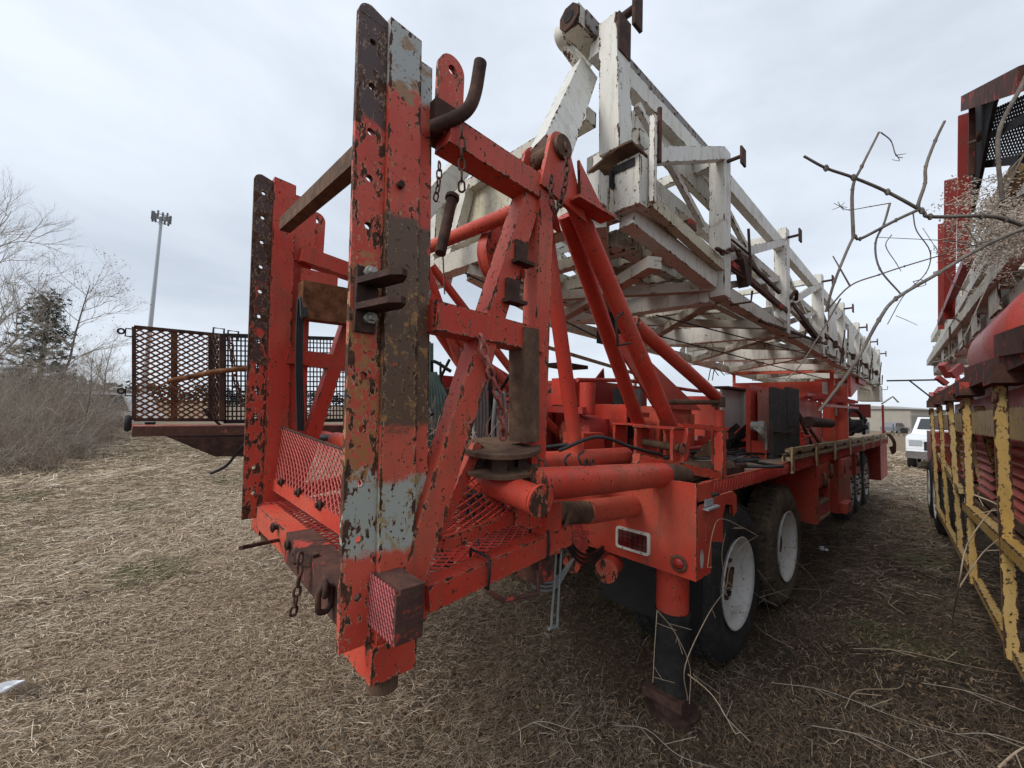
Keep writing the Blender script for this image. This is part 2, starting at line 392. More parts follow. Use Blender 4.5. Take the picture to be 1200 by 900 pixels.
# ================================================================== GROUND
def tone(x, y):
    # 1 = dark leafy mud lane, partly the rigs' shade put into the colour, 0 = pale mown straw (arrays)
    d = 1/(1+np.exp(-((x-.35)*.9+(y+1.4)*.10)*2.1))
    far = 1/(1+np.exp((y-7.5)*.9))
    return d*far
def ground():
    xs = np.concatenate([np.linspace(-600, -40, 15), np.linspace(-36, -8, 30), np.linspace(-7.6, 7.6, 110), np.linspace(8, 40, 30), np.linspace(50, 600, 12)])
    ys = np.concatenate([np.linspace(-200, -12, 10), np.linspace(-10, 12, 150), np.linspace(12.5, 60, 60), np.linspace(70, 900, 20)])
    X, Y = np.meshgrid(xs, ys); Zz = .02*np.sin(X*1.7+Y*.6)*np.cos(Y*1.3-X*.4)+.012*np.sin(X*5.1)*np.sin(Y*4.3+1)
    Zz = np.where((abs(X) < 40) & (Y < 60), Zz, 0)-.01
    # tyres have pressed the soil where they stand; keep it level there
    v = np.stack([X.ravel(), Y.ravel(), Zz.ravel()], 1); nx, ny = len(xs), len(ys)
    idx = np.arange(nx*ny).reshape(ny, nx); f = np.stack([idx[:-1, :-1], idx[:-1, 1:], idx[1:, 1:], idx[1:, :-1]], -1).reshape(-1, 4)
    me = bpy.data.meshes.new('ground'); me.from_pydata(v.tolist(), [], f.tolist())
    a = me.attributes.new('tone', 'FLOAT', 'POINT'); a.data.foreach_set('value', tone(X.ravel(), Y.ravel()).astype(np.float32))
    me.polygons.foreach_set('use_smooth', [True]*len(me.polygons))
    m, t, P = mat('matted_straw_ground'); co = N(t, 'ShaderNodeTexCoord').outputs['Object']
    tn = N(t, 'ShaderNodeAttribute', attribute_name='tone').outputs['Fac']
    mv, _ = mapped(t, (1.0, 4.5, 1)); fib = noise(t, 22, 8, .75, mv, 1.2); mv2, _ = mapped(t, (5, 1.2, 1)); fib2 = noise(t, 17, 8, .75, mv2, 1.5)
    big = noise(t, .55, 5, .6, co); fi = mth(t, 'MAXIMUM', fib, fib2)
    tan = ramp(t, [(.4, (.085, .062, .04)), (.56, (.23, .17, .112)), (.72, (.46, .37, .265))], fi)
    drk = ramp(t, [(.42, (.022, .016, .011)), (.58, (.062, .045, .031)), (.74, (.17, .13, .09))], fi)  # lane soil, darkened partly to carry the shade between the rigs
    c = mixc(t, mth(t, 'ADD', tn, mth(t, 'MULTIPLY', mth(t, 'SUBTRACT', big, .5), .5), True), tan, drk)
    grn = mth(t, 'MULTIPLY', sstep(t, noise(t, 1.3, 5, .6, co), .58, .72), .35); c = mixc(t, grn, c, (.12, .12, .055))
    t.links.new(c, P.inputs['Base Color']); P.inputs['Roughness'].default_value = .95; P.inputs['Specular IOR Level'].default_value = .15
    bp = N(t, 'ShaderNodeBump'); bp.inputs['Strength'].default_value = .8; bp.inputs['Distance'].default_value = .02
    t.links.new(fi, bp.inputs['Height']); t.links.new(bp.outputs[0], P.inputs['Normal'])
    me.materials.append(m); o = bpy.data.objects.new('ground', me); COL.objects.link(o); o['kind'] = 'structure'; return o
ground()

# ================================================================== MAIN RIG
RIG = root('drilling_rig_truck', (0, 3, 0), 'red rusty drilling rig truck with a white derrick lying over its long deck', 'rig truck')
P_ = lambda n, b, m, par=None, label=None, kind=None: part(n, b, m, par or RIG, label, kind=kind)
Xv, Yv, Zv = V((1, 0, 0)), V((0, 1, 0)), V((0, 0, 1))

# ---- rear columns
def column(cb, ct, W, ptop, plate_mat, body_mat, label, lug=None, hole0=.16, sp=.168, Wb=.125, Wc=.065):
    v = (ct-cb).normalized(); L = (ct-cb).length
    body = B(); X1 = Xv*.022
    body.hexa([cb-Xv*.13+X1, cb+X1, cb+Yv*Wb+X1, cb+Yv*Wb-Xv*.13+X1], [ct-Xv*.13+X1, ct+X1, ct+Yv*Wb-v*.01+X1, ct+Yv*Wb-Xv*.13-v*.01+X1], .016)
    t1 = ct-v*.06+Yv*(Wb+.002); b1 = cb+Yv*(Wb+.002)
    body.hexa([b1-Xv*.10, b1-Xv*.01, b1+Yv*Wc-Xv*.01, b1+Yv*Wc-Xv*.10], [t1-Xv*.10, t1-Xv*.01, t1+Yv*Wc-Xv*.01, t1+Yv*Wc-Xv*.10], .012)
    c = P_('column', body, body_mat, None, label)
    pl = B(); o = cb-Yv*W-v*.0; Lt = L+ptop
    holes = [Lt-hole0-i*sp for i in range(20)][::-1]; holes = [h for h in holes if h > .05]
    pl.holed(o, Yv, v, W-.001, holes, Lt-.06, .022, .5, .0125)
    q = o+v*(Lt-.058); arc = [q+Yv*.045+v*.005+(-Yv*math.cos(a)+v*math.sin(a))*.045 for a in [i*math.pi/12 for i in range(7)]]
    pl.prism([q, q+Yv*(W-.001), q+Yv*(W-.001)+v*.03]+arc[::-1], -Xv*.022)
    P_('hole_plate', pl, plate_mat, c)
    lg = B(); lc = lug
    R = .062; n = 24; ho = [lc+(Yv*math.cos(2*math.pi*i/n)+Zv*math.sin(2*math.pi*i/n))*.020 for i in range(n)]
    ouo = []
    for i in range(n):
        a = 2*math.pi*i/n; cs, sn = math.cos(a), math.sin(a)
        ouo.append(lc+(Yv*cs+Zv*sn)*R if sn >= -1e-6 else lc+Yv*R*max(-1, min(1, cs*1.35))-Zv*(.26*min(1, -sn*1.6)))
    for zf in (-.014, .014):
        vs = [p+Xv*zf for p in ho]+[p+Xv*zf for p in ouo]; fs = [(i, (i+1) % n, n+(i+1) % n, n+i) for i in range(n)]
        lg.add(vs, fs if zf < 0 else [f[::-1] for f in fs], False, [.6]*n+[.3]*n)
    for Lp_ in (ho, ouo):
        vs = [p+Xv*.014 for p in Lp_]+[p-Xv*.014 for p in Lp_]; lg.add(vs, [(i, (i+1) % n, n+(i+1) % n, n+i) for i in range(n)], Lp_ is ho, [1.]*(2*n))
    P_('lifting_lug', lg, M['red_worn'], c)
    return c
cb, ct = at(438, 752, X=.985), at(455, 24, X=.855)
COLN = column(cb, ct, .106, .02, M['plate_col'], M['red_col'], 'rear column with patches of pale grey primer', at(528, 84, X=.80), .145, .168)
lb, lt = V((-.95, -1.575, .88)), V((-.93, -1.648, 3.19))
COLF = column(lb, lt, .115, .0, M['plate_left'], M['red_worn'], 'rear column with a brown rusted upper plate', V((-.97, -1.35, 3.0)), .13, .168, .135, .12)
# foot blocks and round pads below columns
for c, lab in ((cb, 0), (lb, 1)):
    b = B(); b.box((c.x-.17, c.y-.02, c.z-.11), (c.x+.035, c.y+.13, c.z-.002), .02); f_ = P_('foot_block', b, M['red_worn'])
    b = B(); b.disc((c.x-.05, c.y+.06, c.z-.145), Zv, .05, .07); P_('round_pad', b, M['rustbrown'], f_)
# bolted bracket on the near column
def pcol(x, y): return at(x, y, X=.925)
b = B(); a_, d_ = pcol(413, 388), pcol(441, 325)
b.box((.915, a_.y, a_.z), (.94, d_.y, d_.z+.02), .01); BR = P_('shelf_bracket', b, M['rust'])
for yy in (335, 365):
    b = B(); z = pcol(425, yy).z; y0, y1 = a_.y-.0, d_.y-.002
    b.prism([V((.941, y0, z)), V((1.10, y0+.03, z)), V((1.13, y0+.055, z)), V((1.12, y1+.01, z)), V((1.06, y1+.03, z)), V((.941, y1+.01, z))], Zv*.02); P_('shelf', b, M['rust'], BR)
for yy in (321, 374):
    b = B(); p = pcol(430, yy); b.disc((.95, p.y, p.z), Xv, .02, .02, 6); b.disc((.965, p.y, p.z), Xv, .011, .03, 10); P_('bolt', b, M['alum'], BR)
# bolts standing in the column plate
for (x, y) in ((465, 217),):
    b = B(); p = at(x+4, y, X=.92); b.disc(p+Xv*.0, Xv, .013, .03, 6); P_('bolt', b, M['rust'], COLN)

# hook rod at the column head + chain
b = B(); hk = [at(505, 150, X=.90), at(530, 140, X=.96), at(548, 128, X=.99), at(557, 108, X=1.0), at(563, 73, X=1.01)]
b.tube(spline(hk, 6), .025, 14); b.box((.80, -1.50, 2.70), (.905, -1.40, 2.83)); P_('hook_arm', b, M['rust'])
# second hook bar hanging (brown slanted bar)
b = B(); p0, p1 = at(530, 232, X=.55), at(516, 297, X=.60); b.tube([p0, p1], .026, 12); b.disc(p0, p1-p0, .035, .02, 12); P_('drop_pin', b, M['rust'])

# ---- frame sides (near and far are alike)
def mir(p, s): return V(p) if s > 0 else V((-p[0]-.02, p[1], p[2]))
ap = V((.93, -.93, 2.73))
for s in (1, -1):
    mm = M['red_worn'] if s > 0 else M['red']
    g = lambda q: mir(q, s)
    b = B(); b.beam(g((.90, -1.46, 2.70)), g((.92, -.98, 2.66)), .11, .11); P_('top_rail', b, mm)
    b = B(); b.beam(g((.93, -1.50, 1.975)), g((.95, -.96, 1.955)), .10, .105); P_('middle_rail', b, mm)
    b = B(); b.beam(g((.965, -1.50, 1.005)), g((.98, -.76, 1.09)), .08, .088); P_('bottom_rail', b, mm)
    b = B(); b.beam(g((.91, -.98, 2.70)), g((.96, -1.57 if s > 0 else -1.38, 1.06)), .088, .095, up=(0, 1, 0), ew=.02); lg_ = P_('diagonal_leg', b, mm)
    b = B(); b.beam(g((.93, -.94, 2.74)), g((.95, -.975, 1.15)), .085, .09, up=(0, 1, 0)); P_('upright_post', b, mm)
    # A-frame tubes
    b = B(); b.tube([g((.74, -.72, 2.72)), g((.72, -.36, 1.42))], .042, 16); P_('frame_tube', b, M['red'])
    b = B(); b.tube([g((.90, -.66, 2.74)), g((.90, .63, 1.36))], .050, 18); P_('frame_tube', b, M['red_worn'])
    b = B(); b.tube([g((.80, -.60, 2.72)), g((.60, .63, 1.45))], .048, 16); P_('frame_tube', b, M['red'])
    b = B(); b.tube([g((.90, -.05, 2.20)), g((.95, 1.10, 1.80))], .045, 16); P_('frame_tube', b, M['red_worn'])
    if s > 0:
        for q in ((.965, -1.095, 2.30), (.975, -1.145, 2.12)):
            b = B(); q = V(q); b.box(q+V((-.01, -.05, -.035)), q+V((.045, .05, -.02))); b.box(q+V((-.01, -.035, -.02)), q+V((.012, .035, .07))); P_('welded_clip', b, M['rust'], lg_)
    # ears and pin
    for X0 in (.80, .965):
        c0 = at(655, 176, X=.98) if s > 0 else None
        c0 = V((X0, -.872, 2.885))
        pts = [c0+V((0, .075*math.cos(a), .075*math.sin(a))) for a in [math.pi*i/9 for i in range(10)]]
        pts += [V((X0, -1.0, 2.66)), V((X0, -.66, 2.60))]
        b = B(); b.prism([g(p) for p in pts], Xv*.022); P_('pivot_ear', b, M['red'])
    b = B(); b.disc(g((.895, -.872, 2.885)), Xv, .045, .17); b.disc(g((1.0, -.872, 2.885)), Xv, .055, .02); P_('pivot_pin', b, M['rustbrown'])
    b = B(); b.box(*( (V((.955, -.80, 2.655)), V((1.05, -.50, 2.67))) if s > 0 else (V((-1.07, -.80, 2.655)), V((-.975, -.50, 2.67))) ))
    b.prism([g((.995, -.74, 2.67)), g((.995, -.52, 2.67)), g((.995, -.76, 2.87))], Xv*.015); P_('gusset', b, M['red_worn'])
for p, q, rr_ in ((at(490, 292, X=-.80), at(556, 470, X=-.80), .045), (at(506, 312, X=-.85), at(650, 500, X=-.60), .038), (at(488, 345, X=-.6), at(486, 470, X=-.6), .022), (at(560, 418, X=.0), at(668, 520, X=.0), .035)):
    b = B(); b.tube([p, q], rr_, 14); P_('frame_tube', b, M['red_worn'])
# lateral pipe between the ears, sheave on it
b = B(); b.tube([V((.84, -.98, 2.60)), V((-.86, -.98, 2.68))], .038, 16); P_('cross_pipe', b, M['red_worn'])
b = B(); b.disc((.52, -.80, 2.50), V((1, .15, 0)), .17, .05, 36); SH = P_('sheave', b, M['red'])
b = B(); b.ring((.485, -.81, 2.50), V((1, .15, 0)), .15, .016, 32, 6); P_('sheave_rim', b, M['red2'], SH)
b = B(); b.beam((.62, -.8, 2.60), (.60, -.6, 2.35), .05, .12); P_('sheave_bracket', b, M['red'])
# brown tie beam across the column heads and upper cross members on the far side
b = B(); b.beam(at(334, 264, Y=-1.60), at(424, 183, Y=-1.62), .065, .085, ew=.01); P_('tie_beam', b, M['rustbrown'])
b = B(); b.box((-.96, -1.62, 2.66), (-.935, -1.36, 3.02)); P_('side_plate', b, M['red'])
b = B(); b.box((-.90, -1.45, 2.44), (-.88, -1.20, 2.60)); P_('side_plate', b, M['red'])
b = B(); b.box((-.895, -1.46, 2.24), (-.87, -1.28, 2.43)); P_('side_plate', b, M['red'])
b = B(); p0, p1 = at(352, 352, X=-.82), at(430, 362, X=-.82); b.beam(p0, p1+Yv*.3, .12, .26); P_('winch_beam', b, M['rustorange'])
# far column: rusty hanging plates on its outer side
b = B(); b.box((-1.30, -1.60, 2.18), (-1.275, -1.50, 2.62)); b.ring((-1.29, -1.55, 2.68), Xv, .045, .014, 14); P_('hanger_plate', b, M['rustorange'])

# ---- rear low beam, catwalk floor and mesh guards
b = B(); b.beam(at(312, 604, Y=-1.62), at(352, 640, Y=-1.64), .10, .12); RB = P_('rear_cross_beam', b, M['red_worn'])
b = B(); b.beam(at(350, 638, Y=-1.64), at(432, 722, Y=-1.64), .115, .135, ew=.02); P_('rear_cross_beam', b, M['rustred'], None, 'brown rusted half of the rear cross beam')
b = B(); p = at(351, 653, Y=-1.72); arcp = [p+V((.035*math.cos(a), 0, .035*math.sin(a))) for a in [2*math.pi*i/12 for i in range(12)]]
b.ring(p-Xv*.05-Zv*.01, Yv, .022, .014, 14); b.beam(p-Xv*.03, p+Xv*.08+Yv*.04, .03, .05); P_('lug', b, M['rust'])
b = B(); p = at(381, 690, Y=-1.73); b.ring(p, V((.3, 1, 0)), .024, .010, 16, 8, 1, Zv)
ring_stadium(b, p-Zv*.035, Zv, V((1, .2, 0)).normalized(), .10, .011, 16, 8); P_('shackle', b, M['rust'])
b = B(); b.tube([at(331, 632, Y=-1.66), at(282, 642, Y=-1.9)], .009, 8); P_('pull_rod', b, M['rust'])
for (x, y) in ((322, 618), (339, 638), (385, 692)):
    b = B(); p = at(x, y, Y=-1.70); b.disc(p, Yv, .013, .04, 10); b.ring(p-Yv*.01, Yv, .018, .007, 12); P_('bolt', b, M['rust'], RB)
# floor (grip strut) forward of the beam
zf = .985
b = B(); Q = [(-.90, -1.58, zf), (.86, -1.58, zf), (.86, -.35, zf), (-.90, -.35, zf)]
expanded(b, Q, 66, 34, .0035); FL = P_('mesh_floor', b, M['red2'])
b = B()
for yy in (-1.57, -1.05, -.45): b.beam((-.9, yy, zf-.04), (.86, yy, zf-.04), .05, .06)
for xx in (-.9, -.3, .3): b.beam((xx, -1.6, zf-.045), (xx, -.35, zf-.045), .05, .05)
P_('floor_joists', b, M['red2'])
# angle rail with bolts and the sagging mesh guard behind it
r0, r1 = at(319, 566, Y=-1.52), at(425, 632, Y=-1.52)
b = B(); b.beam(r0, r1, .02, .075); AR = P_('angle_rail', b, M['red'])
for (x, y) in ((329, 565), (349, 577), (374, 592)):
    b = B(); p = at(x, y, Y=-1.535); b.disc(p, Yv, .013, .04, 10); b.ring(p, Yv, .02, .008, 12); P_('bolt', b, M['rust'], AR)
b = B(); Q = [r0+Zv*.03, r1+Zv*.03, at(425, 536, Y=-1.50), at(326, 500, Y=-1.50)]
expanded(b, Q, 50, 13, .0026, .03, (0, 1, .2)); P_('mesh_guard', b, plain('pink_red_mesh', (.52, .12, .10), .6, .2))
b = B(); b.tube([at(326, 499, Y=-1.5), at(372, 516, Y=-1.5), at(430, 536, Y=-1.5)], .007, 8); P_('guard_rod', b, M['rust'])
b = B(); Q = [at(345, 510, Y=-.95), at(425, 560, Y=-.95), at(430, 500, Y=-.2), at(345, 500, Y=-.2)]
expanded(b, Q, 34, 12, .003, .06); P_('mesh_guard', b, M['red'])
# right side: raised mesh guard with rounded frame between diagonal leg and drum
gp = [at(560, 520, X=.88), at(529, 590, X=.88), at(508, 632, X=.88), at(516, 639, X=.88), at(560, 622, X=.88), at(640, 592, X=.88)]
b = B()
for i in range(len(gp)-1): b.beam(gp[i], gp[i+1], .05, .03, up=(1, 0, 0))
P_('guard_frame', b, M['red_worn'])
b = B(); Q = [at(512, 632, X=.86), at(612, 600, X=.86), at(612, 548, X=.84), at(545, 545, X=.84)]
expanded(b, Q, 13, 13, .0024, .03, (1, 0, 0)); P_('mesh_guard', b, M['red_worn'])
# bands of rubber round the bottom rail
for yy, zz in ((-1.26, 1.043), (-.93, 1.08)):
    b = B(); q = [V((x, yy, z)) for x, z in ((.91, zz-.06), (1.022, zz-.06), (1.028, zz), (1.022, zz+.055), (.91, zz+.055), (.91, zz-.06))]
    b.tube(q, .006, 6); P_('rubber_band', b, M['black'])
# bent step bar and small frame under the bottom rail
b = B(); q = [(1.03, -1.0, .99), (1.035, -1.0, .90), (1.0, -1.16, .905), (.90, -1.16, .91)]; b.tube([V(p) for p in q], .010, 8)
b.box((.86, -.95, .90), (.98, -.84, 1.01)); P_('step_bar', b, M['rustred'])

# mesh light box on the near column
_c = at(465, 693, Y=-1.70); x0, x1, y0, y1, z0, z1 = _c.x-.17, _c.x, -1.70, at(498, 684, X=_c.x).y, at(464, 761, Y=-1.70).z, _c.z
b = B(); b.box((x0, y0+.012, z1-.014), (x1, y1, z1), .03); b.box((x1-.012, y0, z0), (x1, y1, z1-.014), .03); b.box((x0, y0+.02, z0), (x1-.012, y1, z0+.012)); b.box((x0, y0+.02, z0), (x0+.01, y1, z1-.015))
LB = P_('lamp_guard_box', b, M['rustred'], None, 'rusty box with a mesh front on the column foot')
b = B(); expanded(b, [(x0, y0, z0), (x1-.01, y0, z0), (x1-.01, y0, z1), (x0, y0, z1)], 17, 10, .0022); P_('mesh_front', b, M['pink_hose'], LB)

# ---- round capstan and stub post
b = B(); c0 = at(587, 523, X=.90)
b.disc(c0-Zv*.004, V((.10, -.10, 1)), .172, .018, 44); b.disc(c0-Zv*.083+V((.01, -.01, 0)), V((.10, -.10, 1)), .165, .014, 44)
CAP = P_('turntable_flanges', b, M['rustbrown'])
b = B()
for a in range(5):
    an = a*2*math.pi/5+.5; q = c0+V((.10*math.cos(an), .10*math.sin(an), -.05)); b.beam(q-Zv*.04, q+Zv*.035, .06, .025, up=(math.cos(an), math.sin(an), 0))
b.disc(c0-Zv*.052, Zv, .07, .09, 20); P_('turntable_hub', b, M['rust'], CAP)
b = B(); q0, q1 = at(614, 517, X=.96), at(614, 386, X=.96); b.beam(q0, q1, .085, .10, up=(1, 0, 0)); P_('stub_post', b, M['rustbrown'])
# ---- big tubes
b = B(); b.tube([at(534, 549, Y=-1.10), at(630, 587, Y=-1.17)], .055, 24); b.disc(at(633, 587, Y=-1.175), at(638, 588, Y=-1.17)-at(534, 543, Y=-1.12), .060, .012, 24); P_('short_tube', b, M['red_worn'])
q0, q1 = at(628, 568, X=1.10), at(853, 550, X=1.10); dq = (q1-q0).normalized()
ends = [q1+dq*(.06*math.sin(a)) for a in (0.3, .7, 1.1, 1.4, 1.57)]
b = B(); b.tube([q0, q0.lerp(q1, .5), q1]+ends, [.066, .066, .066]+[.066*math.cos(a) for a in (.3, .7, 1.1, 1.4, 1.56)], 26); TB = P_('side_tube', b, M['red_worn'])
b = B(); m_ = q0.lerp(q1, .52); b.tube([m_-dq*.02, q1+dq*.01], .067, 26, caps=False); P_('tube_sleeve', b, M['rustbrown'], TB)
b = B()
for k in (-.02, .025): b.ring(q0+dq*(.34+k)+Zv*.075, Xv+Yv*.3, .018, .006, 14)
P_('eye_bolts', b, M['rust'], TB)
b = B(); b.tube([(.72, -1.12, 1.38), (-.95, -1.12, 1.38)], .06, 20); P_('cross_tube', b, M['red'])
b = B(); b.tube([(.72, -1.05, 1.375), (.70, .2, 1.36)], .06, 20); P_('side_tube', b, M['red'])
b = B(); b.tube([at(640, 602, X=.93), at(690, 600, X=.93)], .055, 20); P_('sleeve', b, M['rustbrown'])
b = B(); b.tube([at(686, 600, X=.93), at(714, 600, X=.93)+Yv*.25], .062, 22); P_('sleeve_socket', b, M['red'])
b = B(); p = at(640, 615, X=.97); b.beam(p-Zv*.12, p+Zv*.10, .10, .09); P_('corner_gusset', b, M['red_worn'])

# ---- bumper
YB = -.10
br = [at(827, 566, Y=YB), at(820, 682, Y=YB), at(812, 683, Y=YB), at(688, 645, Y=YB), at(674, 622, Y=YB)]
xr, xl = 1.30, .58
pts = [V((xr, YB, 1.295)), V((xr, YB, .80)), V((.66, YB, .81)), V((.58, YB, .90)), V((.58, YB, 1.02)), V((-.60, YB, 1.02)), V((-.60, YB, .90)), V((-.68, YB, .81)), V((-1.32, YB, .80)), V((-1.32, YB, 1.295))]
b = B()
b.prism([pts[0], pts[1], pts[2], pts[3], V((.58, YB, 1.295))], Yv*.015); b.prism([V((.578, YB, 1.02)), V((-.598, YB, 1.02)), V((-.598, YB, 1.295)), V((.578, YB, 1.295))], Yv*.015)
b.prism([V((-.60, YB, 1.295)), pts[6], pts[7], pts[8], pts[9]], Yv*.015)
b.box((xr-.012, YB+.016, .80), (xr, YB+.20, 1.29)); b.box((-1.32, YB+.016, .80), (-1.308, YB+.20, 1.29)); b.box((.60, YB+.016, .80), (xr-.013, YB+.17, .812))
BMP = P_('rear_bumper', b, M['red'])
def taillight(cx, cz):
    w2, h2 = .108, .062
    def rr(w_, h_, r, n=5): return [V((cx+sx*(w_-r)+r*math.cos(a+k*math.pi/2), 0, cz+sz*(h_-r)+r*math.sin(a+k*math.pi/2))) for k, (sx, sz) in enumerate(((1, 1), (-1, 1), (-1, -1), (1, -1))) for a in [math.pi/2*i/n for i in range(n+1)]]
    o_, i_ = rr(w2, h2, .018), rr(w2-.014, h2-.014, .010); n = len(o_); b = B(); y0 = YB-.014
    vs = [p+Yv*y0 for p in o_]+[p+Yv*y0 for p in i_]; b.add(vs, [(i, (i+1) % n, n+(i+1) % n, n+i)[::-1] for i in range(n)])
    b.add([p+Yv*y0 for p in o_]+[p+Yv*YB for p in o_], [(i, (i+1) % n, n+(i+1) % n, n+i) for i in range(n)], True)
    b.add([p+Yv*y0 for p in i_]+[p+Yv*(YB-.002) for p in i_], [(i, n+i, n+(i+1) % n, (i+1) % n) for i in range(n)], True)
    tl = P_('tail_light', b, M['whiteplastic'], BMP)
    return tl, (cx, cz, w2-.014, h2-.014)
ptl = at(742, 633, Y=YB)
tl, (cx, cz, a_, d_) = taillight(ptl.x, ptl.z)
def under(name, b, m):   # third level is the limit, so lens pieces sit under the bumper
    return P_(name, b, m, BMP)
b = B(); b.box((cx-a_, YB-.008, cz-d_), (cx+a_, YB-.003, cz+d_), .001); under('red_lens', b, M['lens'])
b = B()
for i in range(1, 6): b.box((cx-a_+i*a_/3-.001, YB-.0105, cz-d_), (cx-a_+i*a_/3+.001, YB-.0085, cz+d_), .0003)
for i in range(1, 4): b.box((cx-a_, YB-.0105, cz-d_+i*d_/2-.001), (cx+a_, YB-.0085, cz-d_+i*d_/2+.001), .0003)
b.box((cx-.006, YB-.0108, cz-d_), (cx+.006, YB-.0107, cz+d_), .001); under('lens_grid', b, M['lens_grid'])
b = B()
for sx, sz in ((-.6, 1), (.6, 1), (-.6, -1), (.6, -1)): b.disc((cx+sx*.10, YB-.016, cz+sz*.055), Yv, .0035, .003, 8)
under('frame_screws', b, M['dark'])
pm = at(796, 660, Y=YB); b = B(); b.ring(pm-Yv*.008, Yv, .036, .009, 24, 8); under('marker_bezel', b, M['rustbrown'])
b = B(); b.tube([pm, pm-Yv*.014, pm-Yv*.022, pm-Yv*.026], [.032, .030, .020, .004], 24); under('marker_lamp', b, plain('marker_red', (.30, .02, .015), .3, .3))
ps = at(822, 655, X=xr); b = B(); b.prism([ps+V((.002, .022*math.cos(a), .05*math.sin(a))) for a in [2*math.pi*i/16 for i in range(16)]], Xv*.001); under('sticker', b, rusty('torn_sticker', (.08, .07, .07), (.45, .42, .38), (.6, .58, .55)))
# red brackets forward of the bumper end
b = B(); q = [(1.285, .02, 1.20), (1.285, .42, 1.20), (1.285, .48, 1.17), (1.285, .48, 1.07), (1.285, .42, 1.05), (1.285, .40, 1.12), (1.285, .30, 1.14), (1.285, .26, 1.08), (1.285, .26, .93), (1.285, .02, .98)]
b.prism([V(p) for p in q], Xv*.018); P_('hook_bracket', b, M['red'])
b = B(); b.box((1.26, -.02, 1.15), (1.33, .14, 1.16)); b.box((1.28, .0, 1.165), (1.31, .1, 1.20)); P_('latch', b, M['galv'])
b = B(); b.box((1.22, -.09, 1.17), (1.30, .22, 1.21)); P_('latch', b, M['dark'])
for i, (x, y, r) in enumerate(((700, 530, 1),)): pass
b = B(); b.disc((.52, -.02, .86), V((.3, 1, .1)), .06, .16, 20); b.disc((.70, .1, .80), V((.2, 1, 0)), .075, .22, 20); b.disc((.50, -.10, .86), V((.3, 1, .1)), .062, .02, 20); P_('air_canister', b, M['red2'])
for (x, y, Y_, rr_) in ((676, 656, -.28, .045), (715, 664, -.12, .06)):
    b = B(); p = at(x, y, Y=Y_); b.disc(p, V((.35, -1, .05)), rr_, .16, 22); b.disc(p+V((.028, -.08, .004)), V((.35, -1, .05)), rr_*1.12, .02, 22); P_('air_canister', b, M['red'])

# ---- jack
for sx in (1, -1):
    X0 = 1.115 if sx > 0 else -1.135
    b = B(); b.disc((X0, .03, .70), Zv, .087, .28, 28); JK = P_('jack_sleeve', b, M['red_worn'])
    b = B(); b.disc((X0, .03, .34), Zv, .091, .44, 28); b.disc((X0, .03, .545), Zv, .096, .03, 28); P_('jack_leg', b, M['dark'], JK)
    b = B(); b.disc((X0, .03, .07), Zv, .10, .12, 20); b.disc((X0, .03, .02), Zv, .14, .04, 20); b.box((X0-.11, -.09, .10), (X0+.11, -.05, .15)); P_('jack_foot', b, M['rust'], JK)

# ---- wheels
def lathe(b, prof, axis_o, n=40, sm=True):
    # prof: list of (x, r) round the X axis through axis_o
    o = V(axis_o); vs = [o+V((x, r*math.cos(2*math.pi*k/n), r*math.sin(2*math.pi*k/n))) for x, r in prof for k in range(n)]; m = len(prof)
    b.add(vs, [(i*n+k, i*n+(k+1) % n, (i+1)*n+(k+1) % n, (i+1)*n+k) for i in range(m-1) for k in range(n)], sm); return b
def make_wheel(tmat, label=None, front=False):
    o = (0, 0, 0); b = B(); R = .52
    # outer tyre, width .27 from x=0 (outer) to -.27
    lathe(b, [(-.02, .30), (-.005, .36), (.0, .42), (-.02, .475), (-.045, .508), (-.06, .516), (-.10, .52), (-.17, .52), (-.21, .516), (-.225, .508), (-.25, .475), (-.27, .42), (-.26, .33), (-.25, .30)], o, 48)
    for g_ in (-.08, -.11, -.16, -.19):
        pass
    for k in range(60):   # tread blocks
        a = 2*math.pi*k/60; c, s_ = math.cos(a), math.sin(a); c2, s2 = math.cos(a+.07), math.sin(a+.07)
        for xa, xb in ((-.045, -.09), (-.10, -.165), (-.175, -.22)):
            vs = [V((x, r*cc, r*ss)) for r in (.515, .529) for x, cc, ss in ((xa, c, s_), (xb, c, s_), (xb, c2, s2), (xa, c2, s2))]
            b.add(vs, [(4, 5, 6, 7), (0, 1, 5, 4), (1, 2, 6, 5), (2, 3, 7, 6), (3, 0, 4, 7)])
    holes_ = B()
    for k in range(0 if front else 8):
        a = 2*math.pi*k/8; holes_.disc((-.130, .215*math.cos(a), .215*math.sin(a)), Xv+Yv*.0, .022, .03, 12)
    whl = B(); lathe(whl, [(-.012, .30), (-.004, .305), (0, .30), (-.02, .285), (-.05, .275), (-.07, .262)] + ([(-.05, .19), (-.02, .165), (-.015, .10), (.0, .09), (.005, .05), (.005, .001)] if front else [(-.11, .235), (-.135, .20), (-.14, .15), (-.14, .115), (-.115, .10), (-.105, .08), (-.105, .001)]), o, 40)
    nuts = B()
    for k in range(10):
        a = 2*math.pi*k/10; xx = -.015 if front else -.125; rr_ = .175 if front else .155; nuts.disc((xx+.012, rr_*math.cos(a), rr_*math.sin(a)), Xv, .016, .035, 6)
    if not front: nuts.disc((-.10, 0, 0), Xv, .075, .06, 24)
    return b, whl, nuts, holes_
def shift(b, d):
    n = B(); n.v = [(x+d[0], y+d[1], z+d[2]) for x, y, z in b.v]; n.f = b.f; n.sm = b.sm; n.e = b.e; return n
def flip(b, X0):
    n = B(); n.v = [(2*X0-x, y, z) for x, y, z in b.v]; n.f = [f[::-1] for f in b.f]; n.sm = b.sm; n.e = b.e; return n
wr = make_wheel(None); wf = make_wheel(None, front=True)
